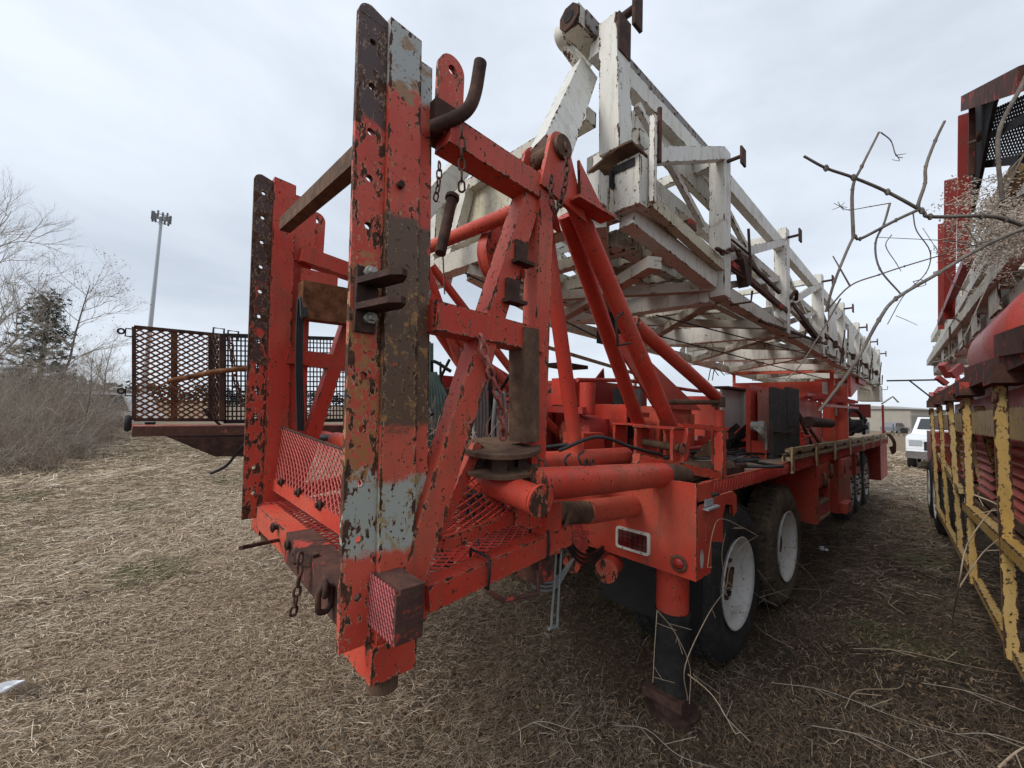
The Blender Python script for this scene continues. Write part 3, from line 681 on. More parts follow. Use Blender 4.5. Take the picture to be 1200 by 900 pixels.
for yy, tm, fr in ((.86, M['rubber'], 0), (2.10, M['mud'], 0), (6.55, M['rubber'], 1), (7.35, M['rubber'], 1), (8.35, M['rubber'], 1)):
    tb, rb, nb_, hb_ = wf if fr else wr
    for s in (1, -1):
        X0 = 1.20 if not fr else 1.06; T = [shift(q, (X0, yy, .515)) for q in (tb, rb, nb_, hb_)]
        if s < 0: T = [flip(q, -.01) for q in T]
        t_ = P_('tyre', T[0], tm); P_('rim', T[1], M['rim'], t_); P_('wheel_nuts', T[2], M['rustbrown'], t_)
        if T[3].v: P_('hand_holes', T[3], M['dark'], t_)
        if not fr:
            T = shift(tb, (X0-.33, yy, .515)); T = flip(T, -.01) if s < 0 else T; P_('tyre', T, tm)
    b = B(); b.tube([(-1.0, yy, .5), (1.0, yy, .5)], .07, 12); P_('axle', b, M['dark'])
for a_ in (.50, -1.2):
    b = B(); b.box((a_, .24, .36), (a_+.68, .26, .98)); P_('mud_flap', b, M['black'])

# ---- chassis and deck
b = B()
for xx in (-.42, .42): b.box((xx-.05, -.05, .80), (xx+.05, 10.4, 1.12))
for yy in (.4, 1.5, 2.7, 4, 5.5, 7, 8.5, 10): b.box((-.37, yy, .85), (.37, yy+.1, 1.0))
P_('chassis_rails', b, M['red2'])
b = B(); b.box((-1.22, .28, 1.235), (1.20, 10.3, 1.25)); P_('deck_plate', b, M['dust_deck'])
b = B(); b.box((1.20, .20, 1.165), (1.225, 10.3, 1.262)); b.box((-1.245, .20, 1.165), (-1.22, 10.3, 1.262)); P_('deck_edge', b, M['red_worn'])
b = B()
for i in range(200):
    y = .3+i*.05; b.bar((1.228, y, 1.175), (1.228, y+.035, 1.25), .004); 
P_('edge_tread', b, M['red2'])
b = B(); b.beam((1.14, .15, 1.285), (1.16, 1.0, 1.275), .05, .04); b.tube([(1.15, .9, 1.30), (1.18, 1.02, 1.30)], .02, 10); P_('deck_strip', b, M['rust'])
# dark underside box behind the wheels
b = B(); b.box((-1.1, 2.7, .62), (.95, 3.08, 1.16)); P_('cross_box', b, M['red2'])
# deck side rail, tan
b = B()
for zz in (1.375, 1.30): b.box((1.21, 1.95, zz-.022), (1.25, 9.9, zz+.010))
b.box((1.185, 1.95, 1.27), (1.20, 9.9, 1.33))
for yy in (1.95, 2.9, 3.9, 5.0, 6.2, 7.4, 8.6, 9.8): b.box((1.252, yy, 1.17), (1.27, yy+.06, 1.40))
SR = P_('side_rail', b, M['tanrail'])
b = B()
for yy in np.arange(2.4, 9.6, .62): b.box((1.203, yy, 1.282), (1.209, yy+.14, 1.352))
P_('rail_blocks', b, M['rust'], SR)
b = B(); b.box((1.15, 10.15, 1.2), (1.19, 10.2, 2.02)); P_('marker_post', b, M['red2'])
# skirt boxes on the near side
b = B(); b.box((.55, 3.10, .54), (1.22, 3.13, 1.16)); b.box((1.20, 3.131, .92), (1.235, 3.75, 1.16)); b.box((1.18, 3.131, .54), (1.225, 3.18, .919)); b.box((1.18, 3.72, .54), (1.225, 3.77, .919)); b.box((.7, 3.131, .54), (1.22, 3.75, .56)); b.box((.72, 3.131, .56), (.74, 3.75, 1.15)); b.box((.74, 3.73, .56), (1.17, 3.75, 1.16)); SK = P_('step_box', b, M['red'])
b = B(); b.box((1.0, 3.182, .72), (1.23, 3.718, .75)); b.box((1.0, 3.182, .565), (1.24, 3.718, .59)); P_('step_tread', b, M['tanrail'], SK)
b = B(); expanded(b, [(1.222, 3.19, .57), (1.222, 3.71, .57), (1.222, 3.71, .72), (1.222, 3.19, .72)], 20, 8, .004); P_('step_mesh', b, M['red2'], SK)
b = B(); b.box((.50, 4.35, .47), (1.22, 5.25, 1.15)); b.box((1.222, 4.35, .48), (1.30, 4.75, .60)); P_('tool_locker', b, M['red'])
b = B(); b.box((1.222, 4.30, .90), (1.27, 5.0, 1.15)); P_('locker_bracket', b, M['red_worn'])
b = B(); b.box((.9, 5.6, .85), (1.24, 6.0, 1.16)); b.box((.9, 6.1, .62), (1.1, 6.14, 1.15)); P_('bracket_box', b, M['red2'])
b = B(); b.box((.5, 8.95, .45), (1.22, 10.2, 1.16)); P_('fuel_tank', b, M['red2'])
b = B()
for yy in (3.35, 3.7, 4.5, 4.95, 5.7): b = B(); b.ring((1.25, yy, 1.02+.04*math.sin(yy*9)), V((1, .3, 0)), .07, .018, 18, 6); P_('hook_ring', b, M['rustbrown'], SK)
b = B()
for k in range(5):
    yy = 9.6+k*.15; b.tube(spline([(1.28, yy, 1.38), (1.36, yy+.05, 1.2), (1.34, yy+.2, .95), (1.30, yy+.1, 1.1)], 6), .009, 8)
P_('hose_loops', b, M['rust'])

# ---- deck equipment
b = B(); p0, p1 = at(905, 541, X=1.02), at(905, 455, X=1.02)
b.box((1.0, p0.y-.02, 1.252), (1.03, p0.y+.50, 1.95), .005); b.box((1.0, p0.y+.53, 1.26), (1.03, p0.y+1.02, 1.985), .005); P_('belting_slab', b, M['slab'])
b = B(); b.tube([(1.12, 3.3, 1.62), (1.12, 4.5, 1.60)], .06, 14); P_('roller', b, M['rust'])
b = B(); b.tube([(1.036, 2.3, 1.52), (1.05, 2.62, 1.50), (1.05, 2.95, 1.52)], .008, 6); b.ring((1.06, 2.9, 1.52), Yv, .05, .008, 12); P_('tie_wire', b, M['rust'])
b = B(); b.box((.5, 2.42, 1.53), (.52, 3.05, 1.95)); b.box((.52, 3.0, 1.42), (.56, 3.09, 1.95)); P_('white_panel', b, M['cream'])
b = B(); b.box((.42, 2.38, 1.955), (.6, 3.2, 1.975)); P_('panel_cap', b, M['rust'])
b = B()
for k in range(7): b.beam((.35, 2.3+k*.13, 1.27), (.62, 2.38+k*.12, 1.36+.1*(k % 3)), .05, .06)
b.tube(spline([(.5, 2.2, 1.30), (.62, 2.5, 1.42), (.5, 2.9, 1.30)], 6), .02, 8); P_('winch_parts', b, M['dark'])
b = B(); b.box((.80, 2.28, 1.252), (.84, 2.34, 1.98)); b.box((.80, 2.36, 1.252), (.82, 2.95, 1.98)); b.box((.85, 2.27, 1.252), (.98, 2.29, 1.42)); b.prism([V((.83, 2.98, 1.252)), V((.98, 2.98, 1.252)), V((.98, 2.98, 1.90)), V((.83, 2.98, 1.98))], Yv*.02); P_('control_stand', b, M['red'])
b = B(); b.box((.84, 2.5, 1.252), (.975, 2.9, 1.93)); P_('stand_cover', b, paint('faded_pink_paint', (.42, .17, .13), (.46, .25, .18), .63, .1, dirtamt=.6))
b = B()
for k in range(5): b.tube(spline([(.86, 2.25, 1.55), (.96, 2.1+.04*k, 1.52+.02*k), (1.0, 2.2, 1.42-.02*k)], 6), .012, 8)
b.disc((.93, 2.22, 1.56), Xv, .05, .12, 12); P_('valve_bank', b, M['alum'])
b = B(); b.box((.05, 1.9, 1.252), (.46, 3.3, 1.40)); P_('deck_curb', b, M['red'])
b = B(); b.box((-1.0, 1.0, 1.252), (.3, 1.06, 1.42)); P_('deck_curb', b, M['red'])
# red machinery cover plates around the A-frame foot
b = B(); b.prism([V((.50, .95, 1.70)), V((.50, 1.9, 1.70)), V((.50, .42, 2.25)), V((.50, .30, 2.2))], Xv*.02); b.box((.30, 1.1, 1.252), (.48, 1.75, 1.72)); P_('gearbox_guard', b, M['red'])
b = B(); b.tube([(.88, .42, 1.735), (.97, 1.12, 1.76)], .02, 10); b.box((.92, 1.08, 1.72), (1.0, 1.16, 1.80)); P_('tie_bar', b, M['rustbrown'])
for X0, Yq in ((.95, .12), (1.02, .55), (.58, .45)):
    b = B(); b.box((X0-.13, Yq-.02, 1.32), (X0-.11, Yq+.14, 1.56)); b.box((X0+.11, Yq-.02, 1.32), (X0+.13, Yq+.14, 1.56)); b.box((X0-.14, Yq-.03, 1.29), (X0+.14, Yq+.15, 1.318)); b.box((X0-.135, Yq-.025, 1.562), (X0+.135, Yq+.145, 1.575))
    P_('tube_saddle', b, M['red_worn'])
b = B(); b.tube([(.80, .18, 1.47), (1.10, .14, 1.45)], .024, 12); b.ring((1.12, .14, 1.45), Xv, .03, .008, 14); P_('saddle_pin', b, M['rustbrown'])
b = B(); q = [at(790, 545, X=1.16), at(852, 556, X=1.20), at(852, 500, X=1.20), at(843, 496, X=1.20)]
b.beam(at(745, 537, X=1.04), at(840, 557, X=1.2), .05, .055); b.beam(at(844, 560, X=1.2), at(844, 505, X=1.2), .055, .055); b.beam(at(846, 503, X=1.2), at(797, 498, X=1.05), .05, .03); b.beam(at(797, 545, X=1.08), at(804, 503, X=1.08), .055, .05)
P_('rest_frame', b, M['red_worn'])
b = B(); b.prism([at(812, 535, X=1.02), at(838, 535, X=1.02), at(838, 508, X=1.02)], Xv*.015); P_('rest_gusset', b, M['tanrail'])
b = B(); b.disc((.97, 1.12, 1.60), Zv, .035, .2, 14); b.disc((.97, 1.12, 1.50), Zv, .06, .05, 14); P_('swivel', b, M['red'])
# grab handle between tubes
b = B(); b.tube([at(722, 372, X=.96), at(724, 405, X=.98), at(738, 402, X=.96)], .008, 8); b.tube([at(722, 372, X=.96), at(730, 366, X=.93)], .008, 8); P_('grab_handle', b, M['rust'])

# left/middle machinery seen through the frame
b = B(); b.box((-.75, .35, 1.252), (-.1, .40, 1.80)); P_('engine_cover', b, M['red2'])
b = B(); b.box((-1.05, 1.2, 1.252), (-.35, 2.4, 1.98)); P_('engine_cover', b, M['red2'])
b = B(); b.box((-.62, .8, 1.3), (.25, 1.3, 1.62)); b.disc((-.3, .7, 1.72), Yv, .16, .12, 20); b.disc((0, .72, 1.5), Xv, .13, .3, 20); b.box((-.9, .5, 1.25), (-.62, 1.1, 1.5)); b.disc((.1, 1.1, 1.75), Zv, .08, .25, 16); P_('engine_block', b, M['dark'])
b = B(); b.box((-.95, .55, 1.26), (.30, .75, 1.60)); b.box((-.5, .3, 1.27), (-.1, .54, 1.66)); b.disc((.2, .4, 1.48), Yv, .15, .25, 20); b.disc((-.72, .4, 1.55), Yv, .12, .28, 18); b.beam((-.9, .2, 1.68), (.35, .2, 1.66), .05, .05); P_('hydraulic_pump_bank', b, M['red2'])
b = B(); b.box((-.05, .28, 1.70), (.12, .50, 1.92)); P_('filter_housing', b, M['red'])
b = B(); b.disc((.3, .3, 1.75), Zv, .06, .25, 14); b.box((.28, .05, 1.26), (.46, .3, 1.5)); P_('oil_can', b, M['red'])
b = B(); Q = [(-.55, .1, 1.42), (-.05, .1, 1.42), (-.05, .1, 1.75), (-.55, .1, 1.75)]; gridmesh(b, Q, 18, 12, .006); GP = P_('cooler_mesh', b, M['red2'])
b = B(); frame(b, Q, .05); P_('cooler_frame', b, M['red'], GP)
b = B()
for k in range(60):
    a = random.uniform(-.7, .25); q = V((a, random.uniform(-.9, -.1), random.uniform(1.1, 1.3)))
    b.tube(spline([q, q+V((random.uniform(-.2, .2), random.uniform(-.2, .2), random.uniform(.0, .35))), q+V((random.uniform(-.3, .3), random.uniform(-.2, .3), random.uniform(-.1, .25)))], 5), random.choice((.006, .009, .013)), 6)
P_('hose_tangle', b, M['black'])
for nm, mt, cnt, xx, yy, z0_, z1_ in (('hydraulic_hoses', M['green_hose'], 6, .0, -.95, 1.15, 2.05), ('hydraulic_hoses', M['grey_hose'], 8, .48, -.75, 1.15, 1.75), ('hydraulic_hoses', M['pink_hose'], 7, .40, -.80, 1.12, 1.75)):
    b = B()
    for k in range(cnt):
        ox = random.uniform(-.07, .07); oy = random.uniform(-.05, .05)
        b.tube(spline([(xx+ox*.5, yy+oy, z1_), (xx+ox, yy+oy*1.5, (z0_*.4+z1_*.6)), (xx+ox*1.6, yy+oy, (z0_*.7+z1_*.3)), (xx+ox*2+random.uniform(-.1, .1), yy+oy+.1, z0_)], 6), .012, 8)
    P_(nm, b, mt)
b = B()
for k in range(4):
    x = 349+k*2.2; b.tube(spline([at(x+4, 372, X=-.75), at(x+3, 352, X=-.78), at(x, 356, X=-.8), at(x-2, 420, X=-.8), at(x, 505, X=-.8)], 8), .0075, 8)
P_('hose_bundle', b, M['black'])
b = B()
for k in range(7): b.tube(spline([(-.60+.09*k, -.95, 2.26), (-.58+.09*k, -1.0, 2.14), (-.54+.09*k, -.98, 2.10+.02*(k % 3)), (-.50+.09*k, -.93, 2.2)], 6), .012, 8)
P_('hose_loops', b, M['green_hose'])
b = B(); b.tube(spline([at(655, 528, X=.8), at(700, 512, X=.9), at(740, 524, X=.98), at(775, 533, X=1.03)], 6), .010, 8); P_('air_hose', b, M['black'])
for (x, y) in ((668, 532), (684, 528)):
    b = B(); b.tube(spline([at(x, y, X=.88), at(x-6, y+7, X=.95), at(x-2, y+18, X=.97)], 5), .006, 6); P_('air_hose', b, M['black'])
# hoses hanging below the rear: loops and a pair with fitting
b = B()
for k in range(4): b.tube(spline([at(610+k*3, 650+k*2, X=.88), at(625, 672+k*5, X=.9), at(650, 677+k*4, X=.93), at(672, 655, X=.93)], 7), .006, 7)
P_('wire_loops', b, M['grey_hose'])
b = B()
for dx in (0, 6): b.tube(spline([at(652+dx, 640, X=.98), at(649+dx, 690, X=.99), at(646+dx*1.2, 736, X=.99)], 6), .006, 7)
b.tube([at(643, 737, X=.99), at(651, 734, X=.99)], .008, 7); P_('air_line', b, M['grey_hose'])
b = B(); b.tube([at(668, 600, X=1.0), at(664, 612, X=1.0), at(652, 645, X=1.0)], .011, 8); b.tube([at(610, 640, X=1.0), at(648, 648, X=1.0)], .012, 8); P_('lever', b, M['rustbrown'])
b = B()
for k in range(3): b.tube(spline([at(655, 618+5*k, X=.9), at(690, 650+5*k, X=.8), at(735, 615, X=.6)], 7), .008, 7)
P_('brake_hose', b, M['black'])

# ---- red mast rest and cab part further forward
b = B(); b.box((-.95, 7.10, 2.02), (.78, 7.16, 2.36)); MR = P_('mast_rest_panel', b, M['red'])
b = B(); b.beam((-.95, 7.05, 2.56), (.80, 7.05, 2.54), .05, .06); b.box((-.93, 7.04, 2.36), (-.88, 7.08, 2.53)); b.box((.72, 7.04, 1.3), (.78, 7.08, 2.52)); P_('rest_rail', b, M['red'], MR)
b = B(); b.box((-.9, 4.6, 1.252), (.60, 6.6, 1.97)); b.box((.62, 4.1, 1.252), (.64, 6.8, 1.95)); P_('draw_works_cover', b, M['red'])
b = B(); b.box((.58, 7.2, 1.252), (.95, 7.24, 2.28)); P_('side_door', b, M['red'])
b = B(); b.box((.952, 7.196, 1.70), (.953, 7.199, 1.95)); b.box((.70, 7.17, 1.72), (.80, 7.195, 2.0)); P_('pale_decal', b, M['cream'], MR)
b = B(); b.box((.60, 7.085, 2.05), (.68, 7.095, 2.34), .001); P_('pale_decal', b, M['cream'], MR)
b = B()
for k in range(14):
    y = 5.0+k*.2; b.beam((.7, y, 1.95+.05*(k % 3)), (1.0, y+.3, 2.0), .04, .05)
b.beam((.8, 4.8, 2.0), (.9, 8.3, 1.98), .04, .05); b.beam((.9, 5.2, 1.86), (.95, 8.3, 1.9), .04, .04); P_('rack_bars', b, M['red2'])
b = B(); b.beam((.65, 4.6, 1.9), (.9, 5.1, 1.3), .03, .03); b.beam((.75, 4.2, 1.92), (.9, 4.6, 1.3), .03, .03); P_('brace_rods', b, M['rust'])
b = B(); b.prism([V((.85, 8.0, 2.1)), V((.85, 9.2, 2.4)), V((.85, 9.2, 2.55)), V((.85, 7.9, 2.5))], Xv*.05); b.box((.2, 8.6, 2.42), (.95, 9.6, 2.52)); P_('cab_roof', b, M['red2'])
b = B()
for k in range(26):
    q = V((random.uniform(.1, 1.0), random.uniform(8.2, 10.2), random.uniform(1.26, 1.55))); q2 = q+V((random.uniform(-.2, .2), random.uniform(-.2, .3), random.uniform(.1, .25))); b.beam(q, q2, random.uniform(.04, .12), random.uniform(.04, .12))
b.disc((.6, 9.0, 1.6), Yv, .16, .5, 16); b.disc((.9, 8.6, 1.55), Xv, .12, .2, 16); b.tube(spline([(.7, 8.4, 1.5), (.8, 8.6, 1.85), (.9, 9.0, 1.8), (.95, 9.2, 1.5)], 6), .035, 8); P_('front_engine', b, M['dark'])
b = B(); b.box((.62, 9.8, 1.72), (1.0, 9.84, 2.02)); P_('blower_panel', b, M['maroon'])
b = B(); b.box((.78, 9.7, 1.36), (.98, 9.78, 1.62)); P_('battery_box', b, M['cream'])

# ---- fold-out platform on the far (left) side
XPf = -2.9; zp = 1.43
XE = -2.52; e0 = at(155, 503, X=XE); ze1, ze0 = at(200, 499.5, X=XE).z, at(200, 511, X=XE).z
b = B(); b.box((XE-.04, e0.y, ze0), (XE, .9, ze1)); PF = P_('platform_edge', b, rusty('browned_edge', (.06, .03, .025), (.11, .055, .042), (.17, .085, .06), (.34, .12, .09), .38))
b = B(); b.box((XPf-.04, e0.y, ze1-.025), (XE-.042, .9, ze1-.005)); P_('platform_floor', b, rusty('flaked_pink_floor', (.16, .11, .08), (.42, .09, .07), (.45, .36, .3)))
b = B(); pg = [at(196, 512, X=XE), at(330, 512, X=XE), at(330, 535, X=XE), at(252, 535, X=XE)]; b.prism(pg, -Xv*.3, ew=.005); P_('support_bracket', b, M['rust'])
for yy in (-.7, .3, .8):
    b = B(); b.beam((XE, yy, ze0-.02), (-1.25, yy, ze0-.08), .08, .10); P_('support_arm', b, M['red2'])
Qp = [at(157, 492, X=XPf), at(262, 492, X=XPf), at(262, 393, X=XPf), at(157, 383, X=XPf)]
b = B(); expanded(b, Qp, 18, 34, .0072); GB = P_('mesh_gate', b, M['rustorange'], None, 'rusty expanded mesh gate')
b = B(); frame(b, Qp, .03, .03)
for u, w_ in ((.42, .05),): b.beam(interp([V(q) for q in Qp], u, 0), interp([V(q) for q in Qp], u, 1), .012, w_, up=(0, 1, 0))
P_('gate_frame', b, M['rust'], GB)
Qp = [at(262, 494, X=XPf+.05), at(430, 492, X=XPf+.05), at(430, 398, X=XPf+.05), at(262, 393, X=XPf+.05)]
b = B(); gridmesh(b, Qp, 40, 17, .0065); GB2 = P_('grid_gate', b, M['blackpaint'], None, 'black square grid panel')
b = B(); frame(b, Qp, .04, .04); P_('gate_frame', b, M['blackpaint'], GB2)
b = B(); Q3 = [at(248, 492, X=XPf+.02), at(260, 492, X=XPf+.3), at(260, 392, X=XPf+.3), at(248, 392, X=XPf+.02)]; expanded(b, Q3, 6, 18, .007); b.beam(Q3[0], Q3[3], .05, .05); b.beam(Q3[1], Q3[2], .04, .04); P_('mesh_gate', b, M['rust'])
for (x, y) in ((158, 386), (158, 455)):
    b = B(); p = at(x, y, X=XPf); r_ = .06; q = [p, p-Yv*r_, p-Yv*r_-Zv*.07, p-Zv*.07]; b.tube(q, .007, 6); b.ring(p-Yv*(r_+.03)-Zv*.03, Xv, .022, .008, 14); P_('hinge_ring', b, M['dark'], GB)
for (x, y) in ((255, 388), (272, 391)):
    b = B(); p = at(x, y+8, X=XPf); q = [p-Yv*.04, p-Yv*.04+Zv*.10, p+Yv*.05+Zv*.10, p+Yv*.05]; b.tube(q, .010, 6); P_('hinge_loop', b, M['dark'], GB)
b = B(); b.tube([at(197, 447, X=-2.75), at(250, 436, X=-2.6), at(300, 430, X=-2.5)], .025, 10); P_('prop_bar', b, M['rustorange'])
b = B(); b.tube(spline([at(238, 480, X=-2.85), at(258, 498, X=-2.85), at(275, 510, X=-2.8), at(300, 511, X=-2.5)], 6), .012, 8); b.tube(spline([at(247, 555, X=-2.7), at(265, 546, X=-2.6), at(280, 528, X=-2.5), at(300, 505, X=-2.4)], 6), .014, 8); P_('loose_cable', b, M['black'])
b = B(); b.ring(at(150, 496, X=XPf-.1), Yv, .05, .03, 14); P_('pulley', b, M['dark'])
b = B(); b.box((-2.4, -.5, 1.40), (-1.3, -.3, 1.55)); b.tube(spline([at(420, 515, X=-1.2), at(370, 512, X=-1.4), at(345, 506, X=-1.8)], 6), .03, 8); P_('folded_canvas', b, M['black'])
# tan back rail, net cone, panels across the deck (far side)
b = B(); p0, p1 = at(628, 403, X=-1.25), at(745, 438, X=-1.25); b.beam(p0, p1, .04, .04); b.beam(p1, at(743, 470, X=-1.25), .04, .04); P_('guard_rail', b, M['tanrail'])
b = B(); p = at(707, 432, X=-.9)
for k in range(14):
    a = k/13; b.bar(p, at(650+a*62, 506-6*a, X=-.9-.3*math.sin(a*3)), .006)
for j in range(1, 7):
    f = j/7
    for k in range(13):
        a, a2 = k/13, (k+1)/13; b.bar(p.lerp(at(650+a*62, 506-6*a, X=-.9-.3*math.sin(a*3)), f), p.lerp(at(650+a2*62, 506-6*a2, X=-.9-.3*math.sin(a2*3)), f), .004)
P_('net_guard', b, M['maroon'])
b = B(); b.box((-.95, 1.75, 1.35), (-.90, 2.3, 1.95)); P_('side_panel', b, M['red2'])
b = B(); b.box((-.60, 1.8, 1.30), (-.10, 1.84, 1.92)); b.box((.02, 1.9, 1.30), (.15, 2.2, 1.86)); P_('grey_panel', b, plain('grey_dirty_panel', (.24, .235, .22), .7, .35))
b = B(); p = at(830, 440, X=-.4); 
for k in range(2): b.tube(spline([p+V((.06*k, 0, -.08)), p+V((.06*k+.03, .05, .12)), p+V((.09*k+.12, .1, .0))], 5), .007, 6)
P_('antenna_hoses', b, M['black'])
b = B(); p = at(637, 430, X=-.95); b.prism([p, p+Yv*.3+V((.1, 0, -.02)), p+Yv*.3+V((.1, 0, .02)), p+Zv*.04], Xv*.3); b.tube([p+V((.15, .15, 0)), p+V((.15, .15, -.5))], .02, 8); P_('exhaust_cap', b, M['rust'])
b = B(); b.beam((-.3, -.5, 2.28), (-.1, -.45, 2.28), .10, .05); b.beam((-.2, -.48, 2.26), (-.2, -.48, 2.0), .04, .04); P_('pedestal', b, M['rust'])
b = B(); b.box((-1.20, -.45, 1.262), (-1.02, 1.1, 1.95)); SC_ = P_('side_cabinet', b, M['red2'])
b = B(); Q = [(-1.015, -.40, 1.5), (-1.015, .1, 1.5), (-1.015, .1, 1.82), (-1.015, -.40, 1.82)]; gridmesh(b, Q, 16, 10, .006); P_('cabinet_mesh', b, M['dark'], SC_)
b = B()
for k in range(70):
    px = random.uniform(482, 600); py = random.uniform(445, 600); q = at(px, py, X=random.uniform(-.7, .45))
    if q.z < 1.0 or q.y > .6: continue
    b.tube(spline([q, q+V((random.gauss(0, .1), random.gauss(0, .08), random.gauss(0, .14))), q+V((random.gauss(0, .16), random.gauss(0, .1), random.gauss(-.1, .16)))], 5), random.choice((.006, .009, .012)), 6)
P_('hose_tangle', b, M['black'])
b = B()
for k in range(90):
    px = random.uniform(545, 600); py = random.uniform(490, 560); q = at(px, py, X=random.uniform(.2, .6)); b.tube([q, q+V((random.gauss(0, .05), random.gauss(0, .05), random.gauss(0, .08)))], .0018, 4)
for k in range(120):
    px = random.uniform(478, 512); py = random.uniform(490, 600); q = at(px, py, X=random.uniform(.0, .5)); b.tube([q, q+V((random.gauss(0, .05), random.gauss(0, .05), random.gauss(0, .08)))], .0016, 4)
P_('caught_dry_grass', b, M['stem'], None, kind='stuff')
for nm, mt, px, X_, cnt in (('hydraulic_hoses', 'green_hose', 505, .10, 7), ('hydraulic_hoses', 'grey_hose', 562, .50, 5), ('hydraulic_hoses', 'black', 488, -.1, 5), ('hydraulic_hoses', 'black', 577, .40, 5)):
    b = B()
    for k in range(cnt):
        o = k*3.2-6; b.tube(spline([at(px+o*.4, 436, X=X_), at(px+o*1.2, 470, X=X_), at(px+o*1.1, 505, X=X_), at(px+o*.5-4, 545, X=X_), at(px+o*2-8, 580, X=X_)], 6), .0095, 8)
    P_(nm, b, M[mt])
for k, (pts, rr_, mm) in enumerate((([(.3, .4, 1.30), (.3, 1.4, 1.30), (.55, 1.6, 1.34), (.55, 2.3, 1.34)], .02, 'red2'), ([(.55, .9, 1.27), (.62, 1.4, 1.32), (.6, 2.2, 1.30), (.75, 3.2, 1.29), (.7, 4.4, 1.3)], .012, 'black'), ([(.80, 1.2, 1.27), (.9, 1.7, 1.28), (.82, 2.2, 1.27)], .010, 'grey_hose'),
        ([(.2, .3, 1.9), (.2, 1.2, 1.95), (.3, 2.3, 1.92), (.3, 4.0, 1.96)], .018, 'red2'), ([(-.4, .0, 1.35), (-.2, -.3, 1.42), (.3, -.35, 1.40), (.6, -.2, 1.45)], .014, 'black'), ([(.62, 2.0, 1.27), (.62, 2.0, 1.75), (.5, 2.2, 1.80)], .02, 'rust'), ([(1.05, 4.0, 1.27), (1.05, 6.5, 1.28)], .03, 'rustbrown'), ([(.7, 3.3, 1.27), (.7, 3.3, 1.95), (.75, 4.2, 1.98)], .022, 'red2'))):
    b = B(); b.tube(spline(pts, 6), rr_, 8); P_('pipe_run', b, M[mm])
for (x, y, z, h) in ((.44, 3.5, 1.26, .45), (.9, 3.9, 1.26, .25), (.5, 2.15, 1.26, .3), (.75, 4.5, 1.26, .35)):
    b = B(); b.box((x-.09, y-.09, z), (x+.09, y+.09, z+h*.6)); b.disc((x, y, z+h*.75), Zv, .05, h*.3, 14); b.tube([(x, y, z+h*.7), (x+.14, y+.02, z+h*.7)], .014, 8); P_('deck_valve', b, M['red_worn'])
# winch drum with cable, railings and hoses on the middle of the deck
b = B()
for k in range(16):
    x = random.uniform(.2, 1.0); y = random.uniform(.4, 2.1); q = V((x, y, 1.265)); b.tube(spline([q, q+V((random.gauss(0, .2), random.gauss(.2, .2), .04)), q+V((random.gauss(0, .25), random.gauss(.4, .2), .01)), q+V((random.gauss(-.1, .3), random.gauss(.7, .2), .03))], 6), random.choice((.008, .012)), 7)
P_('deck_hoses', b, M['black'])
b = B()
for k in range(16):
    q = V((random.uniform(-.6, .25), random.uniform(.22, .5), random.uniform(1.25, 1.8))); q2 = q+V((random.gauss(0, .12), random.gauss(0, .05), random.gauss(0, .14)))
    if k % 3: b.beam(q, q2, random.uniform(.02, .06), random.uniform(.02, .06))
    else: b.disc(q, q2-q, random.uniform(.03, .07), random.uniform(.03, .12), 12)
P_('valve_fittings', b, M['red2'])

b = B(); b.box((.15, .6, 1.252), (.46, .62, 1.72)); b.box((.15, .64, 1.252), (.17, 1.05, 1.70)); b.box((.18, .63, 1.62), (.44, 1.0, 1.66)); P_('control_box', b, M['red'])
b = B(); Q = [(-1.0, .95, 1.45), (-.45, .95, 1.45), (-.45, .95, 1.95), (-1.0, .95, 1.95)]; expanded(b, Q, 24, 14, .004); frame(b, Q, .03); P_('radiator_guard', b, M['red'])
b = B()
for k in range(4): b.box((.505, 1.12+k*.16, 1.30), (.53, 1.22+k*.16, 1.66))
P_('guard_ribs', b, M['red'])
# weld beads and bolt heads on the rear frame
b = B()
for (p, ax) in (((.955, -1.02, 2.72), Yv), ((.99, -1.02, 1.95), Yv), ((.965, -1.50, 1.975), Yv)):
    p = V(p)
    for k in range(12): b.disc(p+V((0, .004*math.sin(k*2.3), -.055+k*.010)), Xv, .006, .008, 6)
P_('weld_bead', b, M['rust'], COLN)
b = B(); b.tube([at(700, 395, X=.2), at(545, 320, X=.0)], .006, 6); b.tube([at(640, 345, X=.5), at(560, 305, X=.2)], .007, 6); P_('guy_cable', b, M['black'])
for (xa, ya, xb, yb) in ((494, 290, 486, 380), (519, 297, 521, 345), (505, 340, 490, 430)):
    b = B(); b.tube([at(xa, ya, X=.45), at(xb, yb, X=.4)], .004, 6); P_('thin_cable', b, M['grey_hose'])

